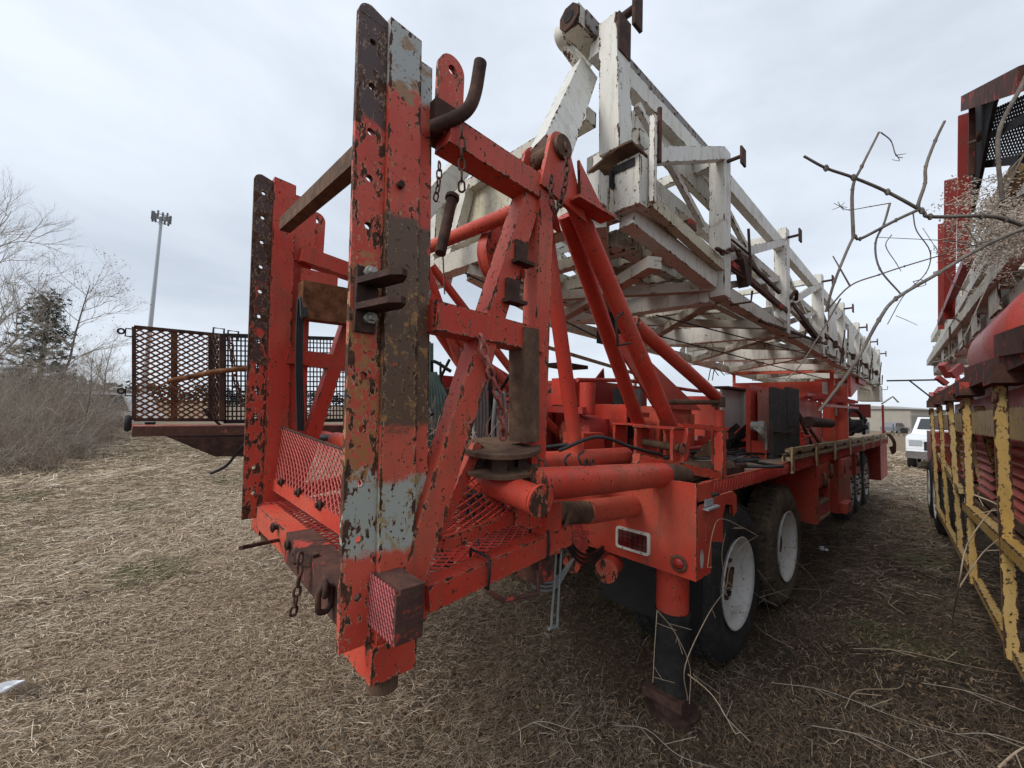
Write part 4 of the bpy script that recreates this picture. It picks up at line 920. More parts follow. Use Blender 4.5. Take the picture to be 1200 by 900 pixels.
# ================================================================== DERRICK (white lattice mast lying forward)
def lattice(Mp, ztop, zbot, xr, xl, ys, mats, tf=None, hooks=True, seed=3, skip=False):
    # Mp(name, builder, material) makes the sub-parts
    rd = random.Random(seed); W_, WD = mats
    I = (lambda p: V(p)) if tf is None else tf
    for x in (xr, xl):
        for k in range(len(ys)-1):
            y0, y1 = ys[k], ys[k+1]; mm = W_ if (k+int(x > 0)) % 2 else WD
            if not (skip and k == 0 and x > 0):
                b = B(); b.beam(I((x-.02, y0+.1, ztop(y0)-.19)), I((x-.02, y1, ztop(y1)-.19)), .07, .14); Mp('upper_chord', b, W_)
            if not (skip and k == 0):
                b = B(); b.beam(I((x-.03, y0+.10, zbot(y0)+.06)), I((x-.03, y1, zbot(y1)+.06)), .10, .12); Mp('lower_chord', b, WD)
            if k > 0:
                b = B(); b.beam(I((x+.01, y1, ztop(y1)-.16)), I((x+.01, y0+.12, zbot(y0)*.75+ztop(y0)*.25+.05)), .05, .08); Mp('diagonal_brace', b, W_)
                b = B(); b.beam(I((x-.05, y0+.1, ztop(y0)-.3)), I((x-.05, y1, zbot(y1)+.3)), .04, .05); Mp('diagonal_brace', b, WD)
    for k, y in enumerate(ys):
        if k > 0:
            for x in (xr, xl):
                b = B(); b.box(*[tuple(I(q)) for q in ((x-.07, y-.02, zbot(y)), (x+.05, y+.12, ztop(y)))]) if tf is None else b.beam(I((x-.01, y+.05, zbot(y))), I((x-.01, y+.05, ztop(y))), .12, .14, up=(0, 1, 0))
                Mp('mast_post', b, W_)
            b = B(); b.beam(I((xr-.07, y+.05, zbot(y)+.065)), I((xl+.05, y+.05, zbot(y)+.10)), .13, .20); Mp('cross_beam', b, W_)
            b = B(); b.beam(I((xr-.07, y+.05, ztop(y)-.07)), I((xl+.05, y+.05, ztop(y)-.07)), .07, .08); Mp('cross_beam', b, W_)
            if hooks:
                b = B(); p = V((xr+.05, y+.05, ztop(y)-.10)); b.tube([I(p), I(p+Xv*.11)], .016, 8); b.box(tuple(I(p+V((.11, -.05, -.08)))), tuple(I(p+V((.125, .05, .06))))) if tf is None else None
                Mp('side_peg', b, M['rust'])
                b = B(); q = V((xr+.0, y+.25, zbot(y)-.02)); b.tube([I(q), I(q+Xv*.16), I(q+Xv*.17+Zv*.09)], .009, 6); Mp('j_hook', b, M['rust'])
                q = V((xl-.0, y+.3, zbot(y)-.01)); b = B(); b.tube([I(q), I(q-Xv*.14), I(q-Xv*.15+Zv*.12)], .009, 6); Mp('j_hook', b, M['rust'])
        if k+1 < len(ys):
            y1 = ys[k+1]
            if k > 0 or not skip:
                for x in (xr, xl):
                    mz = (ztop(y)+zbot(y))/2
                    b = B(); b.beam(I((x-.06, y+.1, mz)), I((x-.06, y1, mz-.02)), .05, .08); Mp('side_rail', b, WD)
                    b = B(); b.beam(I((x-.04, y+.12, zbot(y)+.12)), I((x-.04, y1-.02, mz-.02)), .04, .06); Mp('diagonal_brace', b, W_)
                    b = B(); q = (x+.055 if x > 0 else x-.075); yy = y1-.02; zz = zbot(y1)+.12
                    b.prism([I((q-.02, yy, zz)), I((q-.02, yy-.28, zz)), I((q-.02, yy, zz+.28))], (I((.012, 0, 0))-I((0, 0, 0)))); Mp('gusset', b, W_)
            for x in (xr*.62, xl*.62):
                b = B(); b.beam(I((x, y+.05, zbot(y)+.26)), I((x, y1+.05, zbot(y1)+.26)), .09, .12); Mp('inner_chord', b, WD)
                b = B(); b.beam(I((x, y+.05, ztop(y)-.36)), I((x, y1+.05, ztop(y1)-.36)), .08, .10); Mp('inner_chord', b, W_)
                b = B(); b.beam(I((x, y+.1, zbot(y)+.30)), I((x, y1, ztop(y1)-.40)), .05, .07); Mp('inner_brace', b, WD)
                b = B(); b.beam(I((x, (y+y1)/2, zbot(y)+.30)), I((x, (y+y1)/2, ztop(y)-.40)), .07, .09, up=(0, 1, 0)); Mp('inner_post', b, W_)
            b = B(); b.beam(I((xr*.6, (y+y1)/2, zbot(y)+.19)), I((xl*.6, (y+y1)/2, zbot(y)+.19)), .08, .10); Mp('cross_beam', b, WD)
            b = B(); b.beam(I((xr-.05, y+.1, zbot(y)+.03)), I((xl+.05, y1, zbot(y1)+.03)), .10, .08); Mp('bottom_brace', b, M['white_under'])
            b = B(); b.beam(I((xl+.05, y+.1, zbot(y)+.08)), I((xr-.05, y1, zbot(y1)+.09)), .08, .08); Mp('bottom_brace', b, M['white_under'])
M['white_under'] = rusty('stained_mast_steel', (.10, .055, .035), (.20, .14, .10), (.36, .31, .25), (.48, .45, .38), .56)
ztop = lambda y: 3.86-.034*max(0, y-1); zbot = lambda y: 2.62-.012*max(0, y-1)
ys = [.1, 1.16, 3.0, 4.85, 6.6, 8.3, 10.0, 11.8]
b = B()   # rack strip with holes on the near upper chord
s0, s1 = at(686, 10, X=.73), at(843, 188, X=.80)
s0 = at(686, 12, X=.60)
vdir = (s1-s0).normalized(); L = (s1-s0).length; hl = [i*.16+.1 for i in range(int((L-.1)/.16))]
b.holed(s0-Zv*.11, Zv, vdir, .11, hl, L, .012, .5, .012); DER = P_('derrick', b, paint('grey_rack_paint', (.17, .155, .15), (.24, .22, .21), .62, .12, dirtamt=.5), None, 'white rust-streaked lattice derrick laid flat')
D_ = lambda n, b, m, label=None: part(n, b, m, DER, label)
b = B(); b.beam(s0-Zv*.19+vdir*.1, s1-Zv*.19, .09, .14); D_('upper_chord', b, M['white'])
b = B(); b.beam(s0-Zv*.36+vdir*.6-Xv*.05, s1-Zv*.38-Xv*.05, .06, .18); D_('upper_chord', b, M['white_dirty'])
lattice(D_, ztop, zbot, .95, -.87, ys, (M['white'], M['white_dirty']), skip=True)
# rear end of the derrick
b = B(); _y = -.14; tl_, tr_ = at(702, 29, Y=_y), at(722, 13, Y=_y); bl_, br_ = V((tl_.x+.02, _y, 3.32)), V((tr_.x+.04, _y, 3.32))
b.hexa([bl_, br_, br_+Yv*.16, bl_+Yv*.16], [V((tl_.x, _y, tl_.z)), V((tr_.x, _y, tr_.z)), V((tr_.x, _y+.16, tr_.z)), V((tl_.x, _y+.16, tl_.z))], .02); D_('mast_post', b, M['white'], 'thick rear post with rust streaks down its edge')
b = B(); b.box((.44, .12, 2.98), (.53, .22, 3.55)); b.box((.25, .30, 3.0), (.38, .36, 3.70)); D_('mast_post', b, M['white'])
b = B(); b.box((tr_.x+.002, _y+.01, tr_.z-.26), (tr_.x+.02, _y+.15, tr_.z)); q = at(727, 22, Y=.08); b.tube([q-Xv*.03, at(745, 9, Y=.08)], .028, 12); q2 = at(747, 12, Y=.08); b.box((q2.x-.012, q2.y-.05, q2.z-.13), (q2.x+.012, q2.y+.05, q2.z+.12)); D_('side_peg', b, M['rust'])
b = B(); b.beam(at(683, 88, Y=-.06), V((.88, -.84, 2.90)), .13, .17, up=(0, 1, 0), ew=.02); D_('pivot_leg', b, M['white'])
b = B(); b.beam(at(683, 88, Y=-.06)-Xv*1.25, V((-.88, -.84, 2.90)), .13, .17, up=(0, 1, 0), ew=.02); D_('pivot_leg', b, M['white'])
# crown lugs
p = at(662, 44, Y=-.12); b = B(); b.disc(p, Xv, .085, .07, 28); b.ring(p+Xv*.04, Xv, .052, .018, 24); b.prism([p+V((-.03, -.02, -.082)), p+V((-.03, .08, .03)), at(700, 60, Y=.0), at(680, 92, Y=-.02)], Xv*.05); D_('crown_lug', b, M['white'])
b = B(); b.disc(p+Xv*.045, Xv, .034, .006, 20); D_('lug_bore', b, M['rust'])
q0 = at(669, 22, Y=-.28); b = B(); b.beam(q0, q0+Yv*.36, .13, .14, up=(0, 0, 1)); D_('crown_lug', b, M['white_dirty'])
b = B(); hx = [q0-Yv*.022+V((.085*math.cos(a), 0, .085*math.sin(a))) for a in [math.pi/8+math.pi/4*i for i in range(8)]]; b.prism(hx, Yv*.02); LG = D_('lug_face', b, M['rust'])
b = B(); b.disc(q0-Yv*.024, Yv, .038, .006, 22); D_('lug_bore', b, M['dark'])
# rear cross members
b = B(); b.beam((.45, .08, 3.83), (-1.55, .08, 3.86), .12, .11); D_('cross_beam', b, M['white_dirty'])
b = B(); b.beam((.55, .02, 3.26), (-1.5, .02, 3.30), .12, .09); D_('cross_beam', b, M['white'])
b = B(); b.box((-1.5, .10, 3.34), (-.2, .12, 3.78)); D_('web_plate', b, paint('ochre_dirty_white', (.50, .46, .33), (.56, .53, .44), .62, .1, .9, dirtamt=.6))
b = B(); b.box((-1.62, -.02, 2.95), (-1.48, .14, 4.05)); b.beam((-1.3, .0, 2.9), (-1.0, .05, 3.85), .10, .10, up=(0, 1, 0)); D_('mast_post', b, M['white'])
b = B(); b.beam((.75, -.05, 3.0), (-1.4, -.05, 3.05), .14, .18); D_('cross_beam', b, M['white_dirty'])
b = B(); b.beam((-.3, -.02, 3.62), (.1, -.02, 3.60), .10, .08); b.box((-.2, -.12, 3.50), (-.1, .0, 3.66)); D_('sheave_block', b, M['dark'])
# visor plate and boxed chord end
vp = [at(688, 203, Z=3.30), at(726, 172, Z=3.30), at(740, 166, Z=3.30), at(760, 185, Z=3.30), at(735, 208, Z=3.30)]
b = B(); b.prism(vp, Zv*.014); D_('visor_plate', b, M['rustbrown'])
b = B()
x0, x1, zb, zt = .75, .93, 2.95, 3.27
b.box((x0, -.06, zb), (x1, -.04, zt)); b.box((x0, -.038, zb), (x1, .6, zb+.02)); b.box((x1-.02, -.038, zb+.022), (x1, .12, zt)); b.box((x0, -.038, zb+.022), (x0+.02, .6, zt)); D_('boxed_end', b, paint('sooty_white', WH, (.62, .6, .52), .62, .12, .6, dirtamt=.4))
b = B(); b.box((.60, -.20, 2.97), (.735, .12, 3.17)); b.box((.60, -.22, 2.95), (.74, -.202, 3.17)); D_('boxed_end', b, M['white'])
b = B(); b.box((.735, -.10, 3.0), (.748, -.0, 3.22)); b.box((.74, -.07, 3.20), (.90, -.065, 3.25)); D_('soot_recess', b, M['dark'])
# sloping lower chord of the first bay
b = B(); b.beam((-.87, .02, 2.93), (-.90, 1.12, 2.74), .11, .13); D_('lower_chord', b, M['white_dirty'])
b = B(); b.beam((.80, .02, 2.93), (.90, 1.12, 2.74), .11, .13); D_('lower_chord', b, M['white'])
b = B(); b.beam((.93, .05, 3.0), (.97, 1.12, 2.86), .06, .09); D_('lower_chord', b, paint('yellowed_white', (.48, .42, .28), (.52, .47, .36), .62, .1, dirtamt=.6))
b = B(); b.beam((.66, -.10, 2.92), (-.05, 1.12, 2.64), .10, .13); D_('bottom_brace', b, M['white_under'])
b = B(); b.beam((-.75, -.10, 2.92), (-.1, 1.12, 2.66), .10, .13); b.beam((.7, .3, 2.86), (-.8, .3, 2.86), .08, .09); D_('bottom_brace', b, M['white_dirty'])
b = B(); b.beam((.93, .06, 3.30), (.97, 1.15, 3.80), .07, .10); D_('diagonal_brace', b, M['white'])
b = B(); b.beam((.80, .12, 3.75), (.82, 1.16, 3.25), .04, .05); D_('diagonal_brace', b, M['white'])
b = B(); b.beam((.96, .05, 2.98), (.96, .05, 3.55), .035, .035, up=(0, 1, 0)); D_('thin_post', b, M['white'])
b = B(); b.tube([(.975, .10, 3.26), (.975, .10, 3.62)], .016, 8); b.box((.80, .7, 3.05), (.92, .8, 3.12)); D_('latch_rod', b, M['rustred'])
b = B(); b.box((.62, .50, 2.88), (.66, 1.0, 3.50)); b.box((.40, .55, 2.9), (.60, .58, 3.3)); D_('web_plate', b, M['white'])
b = B(); b.box((.60, .30, 3.60), (.72, .50, 3.72)); b.box((.62, .36, 3.46), (.74, .50, 3.59)); b.box((.60, .44, 3.20), (.72, .56, 3.45)); D_('block', b, M['white_dirty'])
for x, y0, y1, z0_, z1_, w_, h_ in ((.35, .1, 4.8, 2.88, 2.80, .10, .12), (-.25, .1, 4.8, 2.88, 2.82, .08, .09), (-.55, .2, 6.5, 2.98, 2.84, .09, .12), (.62, 1.2, 6.5, 2.80, 2.78, .07, .10), (.1, 1.2, 8.0, 3.05, 2.95, .07, .08)):
    b = B(); b.beam((x, y0, z0_), (x, y1, z1_), w_, h_); D_('inner_rail', b, M['white_dirty'])
for k in range(7):
    y = .5+k*.62; b = B(); b.beam((.75, y, 2.86-.02*k), (-.75, y+.25*(-1)**k, 2.86-.02*k), .05, .07); D_('cross_beam', b, M['white_dirty'])
for k in range(1, len(ys)-1):
    b = B(); b.beam((.90, ys[k]+.12, ztop(ys[k])-.05), (.90, ys[k+1], ztop(ys[k+1])-.05), .03, .04); D_('guide_rail', b, M['white'])
    b = B(); b.beam((.99, ys[k]+.14, zbot(ys[k])+.30), (.99, ys[k+1]-.02, zbot(ys[k+1])+.24), .04, .05); D_('guide_rail', b, M['rustred'] if k % 2 else M['white_dirty'])
# hanging machinery under the derrick
b = B(); b.beam((.15, .95, 2.60), (.20, 1.1, 2.20), .10, .16); b.disc((.1, 1.0, 2.45), Xv, .10, .06, 16); b.box((-.05, .9, 2.3), (.18, 1.1, 2.5)); D_('sheave_block', b, M['dark'])
b = B(); b.beam((1.0, 1.45, 3.05), (1.0, 2.7, 2.98), .03, .03); b.tube(spline([(1.0, 1.3, 2.86), (1.02, 1.6, 2.85), (1.02, 1.7, 2.95), (1.0, 1.72, 3.35)], 6), .012, 8); b.tube([(1.0, 1.3, 3.12), (1.0, 1.75, 3.12)], .010, 6); D_('pin_bar', b, M['rust'])
b = B(); b.beam((.99, 3.2, 2.95), (1.0, 4.6, 2.72), .06, .06); b.tube(spline([(1.0, 3.1, 3.0), (1.04, 3.2, 3.1), (1.0, 3.4, 3.05)], 5), .02, 8); b.beam((.95, 2.2, 2.60), (1.05, 4.8, 2.70), .025, .025); b.beam((1.0, 1.5, 3.02), (1.0, 1.62, 2.80), .08, .10); D_('pin_bar', b, M['rust'])
b = B(); b.tube([(-.2, 1.2, 2.58), (.9, 12, 2.4)], .008, 6); b.tube([(.7, .6, 2.4), (.8, 5, 2.60)], .006, 6); D_('cable_run', b, M['dark'])
for k, y in enumerate((5.2, 6.9, 8.6, 10.3)):
    b = B(); b.prism([V((.99, y, 2.62)), V((.99, y+.9, 2.62)), V((.99, y+.5, 3.45)), V((.99, y+.1, 3.3))], Xv*.02); D_('side_plate', b, M['white'])
    b = B(); b.tube([(1.02, y+.2, 2.52), (1.14, y+.2, 2.50), (1.15, y+.2, 2.72)], .012, 6); b.tube([(1.05, y+.6, 2.5), (1.08, y+.9, 3.1)], .010, 6); b.box((1.0, y+.3, 2.75), (1.06, y+.42, 2.85)); D_('side_hook', b, M['rust'])
b = B(); b.box((.6, 11.3, 2.15), (1.02, 12.0, 2.55)); b.tube([(1.0, 12, 2.1), (1.2, 12.2, 2.3), (1.3, 12.3, 2.15)], .02, 6); D_('end_block', b, M['white_dirty'])

# ---- loose chains (hang from the rig: things of their own)
def chain(pts, L, r, label, m='chain'):
    b = B(); p = [V(q) for q in pts]; chainlinks(b, spline(p, 8) if len(p) > 2 else p, L, r)
    return part('chain', b, M[m], None, label, 'chain', None, None, loc=p[0])
chain([at(541, 148, X=.985), at(541, 190, X=.975), at(541, 225, X=.965)], .045, .0045, 'short rusty chain hanging from the bent hook rod near the column head')
chain([at(515, 190, X=.55), at(514, 214, X=.55), at(510, 235, X=.55)], .05, .0045, 'short rusty chain hanging behind the top rail, left of the slanted bar')
chain([at(663, 168, X=1.02), at(664, 200, X=1.03), at(660, 225, X=1.03), at(652, 248, X=1.03), at(646, 235, X=1.03), at(646, 205, X=1.02)], .045, .005, 'rusty chain looped over the red pivot pin')
chain([at(563, 392, X=1.02), at(573, 430, X=1.0), at(586, 475, X=.97), at(590, 515, X=.95)], .055, .007, 'thick pink-painted chain draped down the diagonal leg', 'chain_pink')
chain([at(352, 647, Y=-1.74), at(350, 680, Y=-1.74), at(343, 722, Y=-1.74)], .05, .006, 'rusty chain dangling from the low rear beam')
chain([at(626, 530, X=1.05), at(636, 545, X=1.07), at(640, 562, X=1.08)], .045, .005, 'rusty chain lying beside the round flange')
chain([at(840, 291, X=1.02), at(848, 296, X=1.03), at(858, 292, X=1.03)]+[at(866, 296, X=1.03), at(868, 305, X=1.03)], .07, .010, 'rusty chain wrapped round the white derrick post')
chain([at(270, 395, X=-2.75), at(275, 440, X=-2.75), at(284, 475, X=-2.7)], .08, .008, 'rusty chain hanging down the black grid panel')
chain([(.85, .6, 1.262), (.95, 1.3, 1.262), (.9, 2.2, 1.262)], .07, .008, 'rusty chain lying along the dusty deck')
chain([at(586, 238+60, X=.3), at(588, 310, X=.3), at(586, 322, X=.3)], .04, .004, 'tiny rusty chain hanging from the red cross pipe')

# ================================================================== SECOND RIG (right)
O2 = V((2.40, 1.5, 0)); yaw2 = math.atan2(.074, .997)
D2 = V((-math.sin(yaw2), math.cos(yaw2), 0)); N2 = V((math.cos(yaw2), math.sin(yaw2), 0))
def r2(u, v, z): return O2 + N2*u + D2*v + Zv*z          # u outwards from the rail plane, v forward, z up
def a2(x, y, u=0.): return at(x, y, pl=(N2, N2.dot(O2)+u))
RG2 = root('parked_rig_truck', (3.4, 4.5, 0), 'second rig truck at the right edge with folded yellow handrails along its side', 'rig truck')
Q_ = lambda n, b, m, par=None, label=None: part(n, b, m, par or RG2, label)
def P2(*a): return [r2(*q) for q in a]
def bx2(b, u0, v0, z0, u1, v1, z1): return b.hexa(P2((u0, v0, z0), (u1, v0, z0), (u1, v1, z0), (u0, v1, z0)), P2((u0, v0, z1), (u1, v0, z1), (u1, v1, z1), (u0, v1, z1)))
# folded handrails: posts, bottom bar, middle bars, top plank
v_far, v_near = 4.7, -3.0
b = B(); b.beam(r2(0, -1.1, .45), r2(0, 4.65, .45), .05, .05); HR = Q_('folded_handrail', b, M['yellow'])
b = B(); b.beam(r2(.0, 1.9, 1.03), r2(.03, 4.7, 1.20), .05, .055); Q_('middle_bar', b, M['yellow'], HR)
b = B(); b.beam(r2(-.02, 1.25, .98), r2(-.02, -1.8, 1.06), .06, .07); Q_('middle_bar', b, M['yellow'], HR)
b = B(); b.beam(r2(.01, -2.0, 1.66), r2(.01, 4.7, 1.66), .03, .17); Q_('top_plank', b, M['tanrail'], HR)
for v, w_ in ((4.65, .045), (3.3, .045), (2.15, .05), (1.02, .05), (-.35, .055), (-1.3, .05)):
    b = B(); t_ = .10 if v > 2 else 0
    b.beam(r2(-.02+t_*.3, v+.05, .42), r2(-.03, v, 1.86), .045, w_, up=(1, 0, 0)); Q_('rail_post', b, M['yellow'], HR)
for v in (3.9, 2.7, 1.6):
    b = B(); b.beam(r2(.10, v, 1.8), r2(.25, v-.5, .6), .04, .06, up=(1, 0, 0)); Q_('rail_post', b, M['yellow'], HR)
for v in (4.65, 3.3, 2.15, 1.02, -.35):
    b = B(); bx2(b, -.07, v-.12, 1.87, .06, v+.18, 1.97); b.ring(r2(-.05, v, 1.80), N2, .03, .01, 12); Q_('hinge', b, M['rustred'], HR)
# body behind
b = B(); bx2(b, .10, -2.2, 1.98, 2.4, 5.6, 2.02); Q_('deck', b, M['maroon'])
b = B(); bx2(b, -.02, -2.2, 1.93, .09, 5.5, 2.03); Q_('deck_edge', b, M['rustred'])
b = B(); bx2(b, .17, -2.0, .85, .23, 4.3, 1.9); EN = Q_('engine_side', b, M['tankred'])
for v0 in (-1.2, .1, 1.3, 2.5):
    b = B()
    for k in range(9): z = 1.05+k*.07; b.hexa(P2((.12, v0, z), (.15, v0, z+.03), (.15, v0+.8, z+.03), (.12, v0+.8, z)), P2((.125, v0, z+.008), (.158, v0, z+.036), (.158, v0+.8, z+.036), (.125, v0+.8, z+.008)), .003)
    Q_('louvres', b, M['tankred'], EN)
b = B(); bx2(b, .11, -2.2, .98, .165, 4.0, 1.05); bx2(b, .10, -2, .86, .16, 3.9, .93); b.beam(r2(.2, 0, 1.3), r2(.22, .6, .95), .05, .05); Q_('sill_pipes', b, M['rustbrown'])
b = B()
for k in range(16):
    v = -1.4+k*.33; q = r2(.16, v, .95+random.uniform(-.1, .3)); b.tube(spline([q, q+V((.02, .1, .14)), q+V((0, .22, .05)), q+V((0, .3, -.15))], 5), .012, 7)
Q_('hoses', b, M['black'])
b = B(); bx2(b, .45, -2.5, .45, .48, 4.2, .9); Q_('side_panel', b, M['rustbrown'])
b = B(); bx2(b, .14, -.15, .55, .16, .25, 1.0); bx2(b, .30, .9, .4, .32, 1.5, .95); Q_('pale_panel', b, M['white_dirty'])
def wheel2(v, u=.25):
    T = []
    for q in wf:
        n = B(); n.f = q.f; n.sm = q.sm; n.e = q.e; n.v = [tuple(r2(u-x, v-y, .52+z)) for x, y, z in q.v]; T.append(n)
    t_ = Q_('tyre', T[0], M['rubber']); Q_('rim', T[1], M['rim'], t_)
for v in (-1.2, .2, 5.2, 6.5): wheel2(v, .25 if v < 5 else .0)
b = B(); bx2(b, .02, 4.85, .95, 1.2, 5.9, 1.32); Q_('front_fender', b, M['maroon'])
b = B(); bx2(b, .05, 5.9, .7, 1.4, 7.6, 1.5); Q_('cab_side', b, M['maroon'])
# round red tank/hood on the deck
b = B(); cc = r2(.42, 1.75, 2.28); prof = [(-.62, .02), (-.60, .16), (-.50, .28), (-.35, .33), (.7, .33), (1.4, .33), (1.45, .30), (1.45, .01)]
vs = []; n = 28
for t_, r_ in prof:
    for k in range(n): a = 2*math.pi*k/n; vs.append(cc-D2*t_+N2*r_*math.cos(a)+Zv*r_*math.sin(a)*1.05)
b.add(vs, [(i*n+k, i*n+(k+1) % n, (i+1)*n+(k+1) % n, (i+1)*n+k) for i in range(len(prof)-1) for k in range(n)], True); TK = Q_('red_tank', b, M['tankred'])
b = B(); b.beam(a2(1140, 437, .06), a2(1190, 425, .06), .10, .09); b.beam(a2(1178, 405, .0), a2(1215, 396, .0), .08, .12); Q_('tank_bracket', b, M['rustred'], TK)
# derrick of the second rig
MP2 = None
b = B(); b.beam(r2(.35, -1.6, 3.55), r2(.30, 9.5, 3.55), .10, .14); MP2 = Q_('derrick', b, M['white'])
tf2 = lambda p: r2(p[0], p[1], p[2])
lattice(lambda n, b, m: part(n, b, m, MP2), lambda y: 3.50-.01*y, lambda y: 2.62+.015*y, .36, 1.75, [-1.6, -.4, .8, 2.0, 3.2, 4.4, 5.6, 6.8, 8.2, 9.6], (M['white'], M['white_dirty']), tf2, False)
for v in (1.5, 2.6, 3.8, 5.0, 6.2):
    b = B(); b.prism([r2(.22, v, 2.62), r2(.22, v+.45, 2.62), r2(.22, v+.45, 3.35), r2(.22, v+.1, 3.35)], N2*.02); part('side_plate', b, M['white_dirty'], MP2)
b = B(); b.tube([a2(1127, 378, -.02), a2(1118, 372, -.02), a2(1118, 374, -.02)], .008, 6); b.tube([a2(1113, 383, .1), a2(1114, 425, .1)], .01, 6); part('side_hook', b, M['rust'], MP2)
# red hanging work platform above
def pa(x, y, u): return a2(x, y, u)
UP = .0
b = B(); b.beam(pa(1131, 134, UP), pa(1129, 305, UP), .10, .075, up=(1, 0, 0)); MB = Q_('upper_platform', b, M['maroon'], None, 'red hanging work platform with a mesh floor')
b = B(); b.beam(pa(1114, 210, UP), pa(1112, 372, UP), .16, .085, up=(1, 0, 0)); Q_('platform_post', b, M['maroon'], MB)
b = B(); b.beam(pa(1138, 118, UP), pa(1215, 86, UP), .10, .10); b.beam(pa(1139, 118, UP), pa(1138, 205, UP), .08, .03, up=(1, 0, 0)); Q_('platform_rail', b, M['rustred'], MB)
b = B(); b.prism([pa(1137, 122, .05), pa(1168, 110, .05), pa(1164, 122, .05), pa(1157, 155, .05), pa(1149, 200, .05), pa(1138, 250, .05)], N2*.02); b.beam(pa(1148, 193, .12), pa(1200, 186, .12), .04, .05); b.beam(pa(1162, 158, .14), pa(1215, 132, .14), .03, .05); Q_('platform_plate', b, M['dark'], MB)
b = B(); expanded(b, [at(1149, 194, Z=3.9), at(1225, 184, Z=3.9), at(1225, 100, Z=3.9), at(1164, 128, Z=3.9)], 40, 18, .004); Q_('platform_mesh', b, M['dark'], MB)
b = B(); b.beam(pa(1136, 300, -.02), pa(1102, 378, -.02), .05, .06); b.beam(pa(1103, 262, .05), pa(1103, 385, .05), .12, .06, up=(1, 0, 0)); b.beam(pa(1096, 320, .1), pa(1106, 318, .1), .05, .05); Q_('platform_strut', b, M['maroon'], MB)
b = B(); b.beam(pa(1190, 200, .25), pa(1180, 262, .25), .06, .09); b.beam(pa(1200, 190, .2), pa(1165, 245, .2), .06, .12); Q_('yellow_brace', b, M['yellow'], MB)
b = B(); b.beam(pa(1150, 262, .2), pa(1215, 225, .2), .05, .05); b.tube([pa(1136, 168, -.02), pa(1147, 164, -.02), pa(1147, 154, -.02)], .012, 6); Q_('platform_hook', b, M['rust'], MB)
# clutter on the deck far end of the second rig
b = B()
for k in range(22):
    q = r2(random.uniform(0, .5), random.uniform(2.5, 5.6), random.uniform(2.03, 2.3)); b.beam(q, q+V((random.uniform(-.1, .1), random.uniform(-.3, .3), random.uniform(-.12, .2))), random.uniform(.03, .10), random.uniform(.03, .1))
Q_('deck_clutter', b, M['maroon'])
b = B(); q = a2(1098, 470, 0); q = r2(.05, 5.4, 2.0); b.tube([q, q+Zv*.32-N2*.28], .012, 6); b.tube([q+Zv*.32-N2*.55, q+Zv*.32+N2*.1], .014, 6); Q_('wire_arm', b, M['dark'])

# ================================================================== PICKUP (white, far)
def pickup():
    R0 = root('pickup_truck', (2.1, 20, 0), 'white pickup truck parked in the lane beyond the two rigs', 'pickup')
    o = V((1.12, 17.6, 0)); S = B()
    # local: x across 0..1.95, y forward from front bumper 0..5.4
    def pp(x, y, z): return o+V((x, y, z))
    def side(prof, x0, x1, m, name):
        b = B(); b.prism([pp(x0, y, z) for y, z in prof], Xv*(x1-x0), ew=.01); return part(name, b, m, R0)
    side([(0.05, .55), (0, .75), (.05, 1.08), (.35, 1.16), (1.35, 1.20), (3.6, 1.22), (5.4, 1.22), (5.4, .6), (4.6, .55), (4.35, .85), (3.85, .85), (3.6, .5), (1.5, .5), (1.3, .85), (.75, .85), (.5, .5)], 0, 1.95, M['carwhite'], 'body')
    b = B()
    bt = [pp(.08, 1.25, 1.2), pp(1.87, 1.25, 1.2), pp(1.87, 3.6, 1.2), pp(.08, 3.6, 1.2)]; tt = [pp(.25, 1.95, 1.85), pp(1.7, 1.95, 1.85), pp(1.7, 3.4, 1.85), pp(.25, 3.4, 1.85)]
    b.hexa(bt, tt, .01); cb_ = part('cab', b, M['carwhite'], R0)
    b = B(); b.prism([pp(.20, 1.36, 1.26), pp(1.75, 1.36, 1.26), pp(1.62, 1.88, 1.78), pp(.33, 1.88, 1.78)], V((0, -.02, .015)), ew=.003); part('windscreen', b, M['glass'], cb_)
    b = B(); b.prism([pp(.098, 1.5, 1.27), pp(.215, 2.0, 1.76), pp(.215, 2.6, 1.76), pp(.098, 2.6, 1.27)], V((-.015, 0, 0)), ew=.003); b.prism([pp(.098, 2.68, 1.27), pp(.215, 2.68, 1.76), pp(.215, 3.3, 1.76), pp(.098, 3.4, 1.27)], V((-.015, 0, 0)), ew=.003); part('side_window', b, M['glass'], cb_)
    b = B(); b.box(pp(.45, -.02, .70), pp(1.5, .02, 1.0)); part('grille', b, M['dark'], R0)
    for x in (.08, 1.55):
        b = B(); b.box(pp(x, -.01, .85), pp(x+.32, .04, 1.04)); part('headlight', b, M['galv'], R0)
    b = B(); b.box(pp(.0, -.12, .42), pp(1.95, .05, .66)); part('bumper', b, M['chrome'], R0)
    for x in (-.22, 1.97):
        b = B(); b.box(pp(x, 1.5, 1.22), pp(x+.2, 1.62, 1.42)); part('mirror', b, M['dark'], R0)
    for x in (-.01, 1.71):
        for y in (1.02, 4.1):
            b = B(); b.disc(pp(x+.12, y, .37), Xv, .37, .24, 26); t_ = part('wheel', b, M['black'], R0); b = B(); b.disc(pp(x+.12, y, .37), Xv, .22, .25, 16); part('rim', b, M['galv'], t_)
pickup()

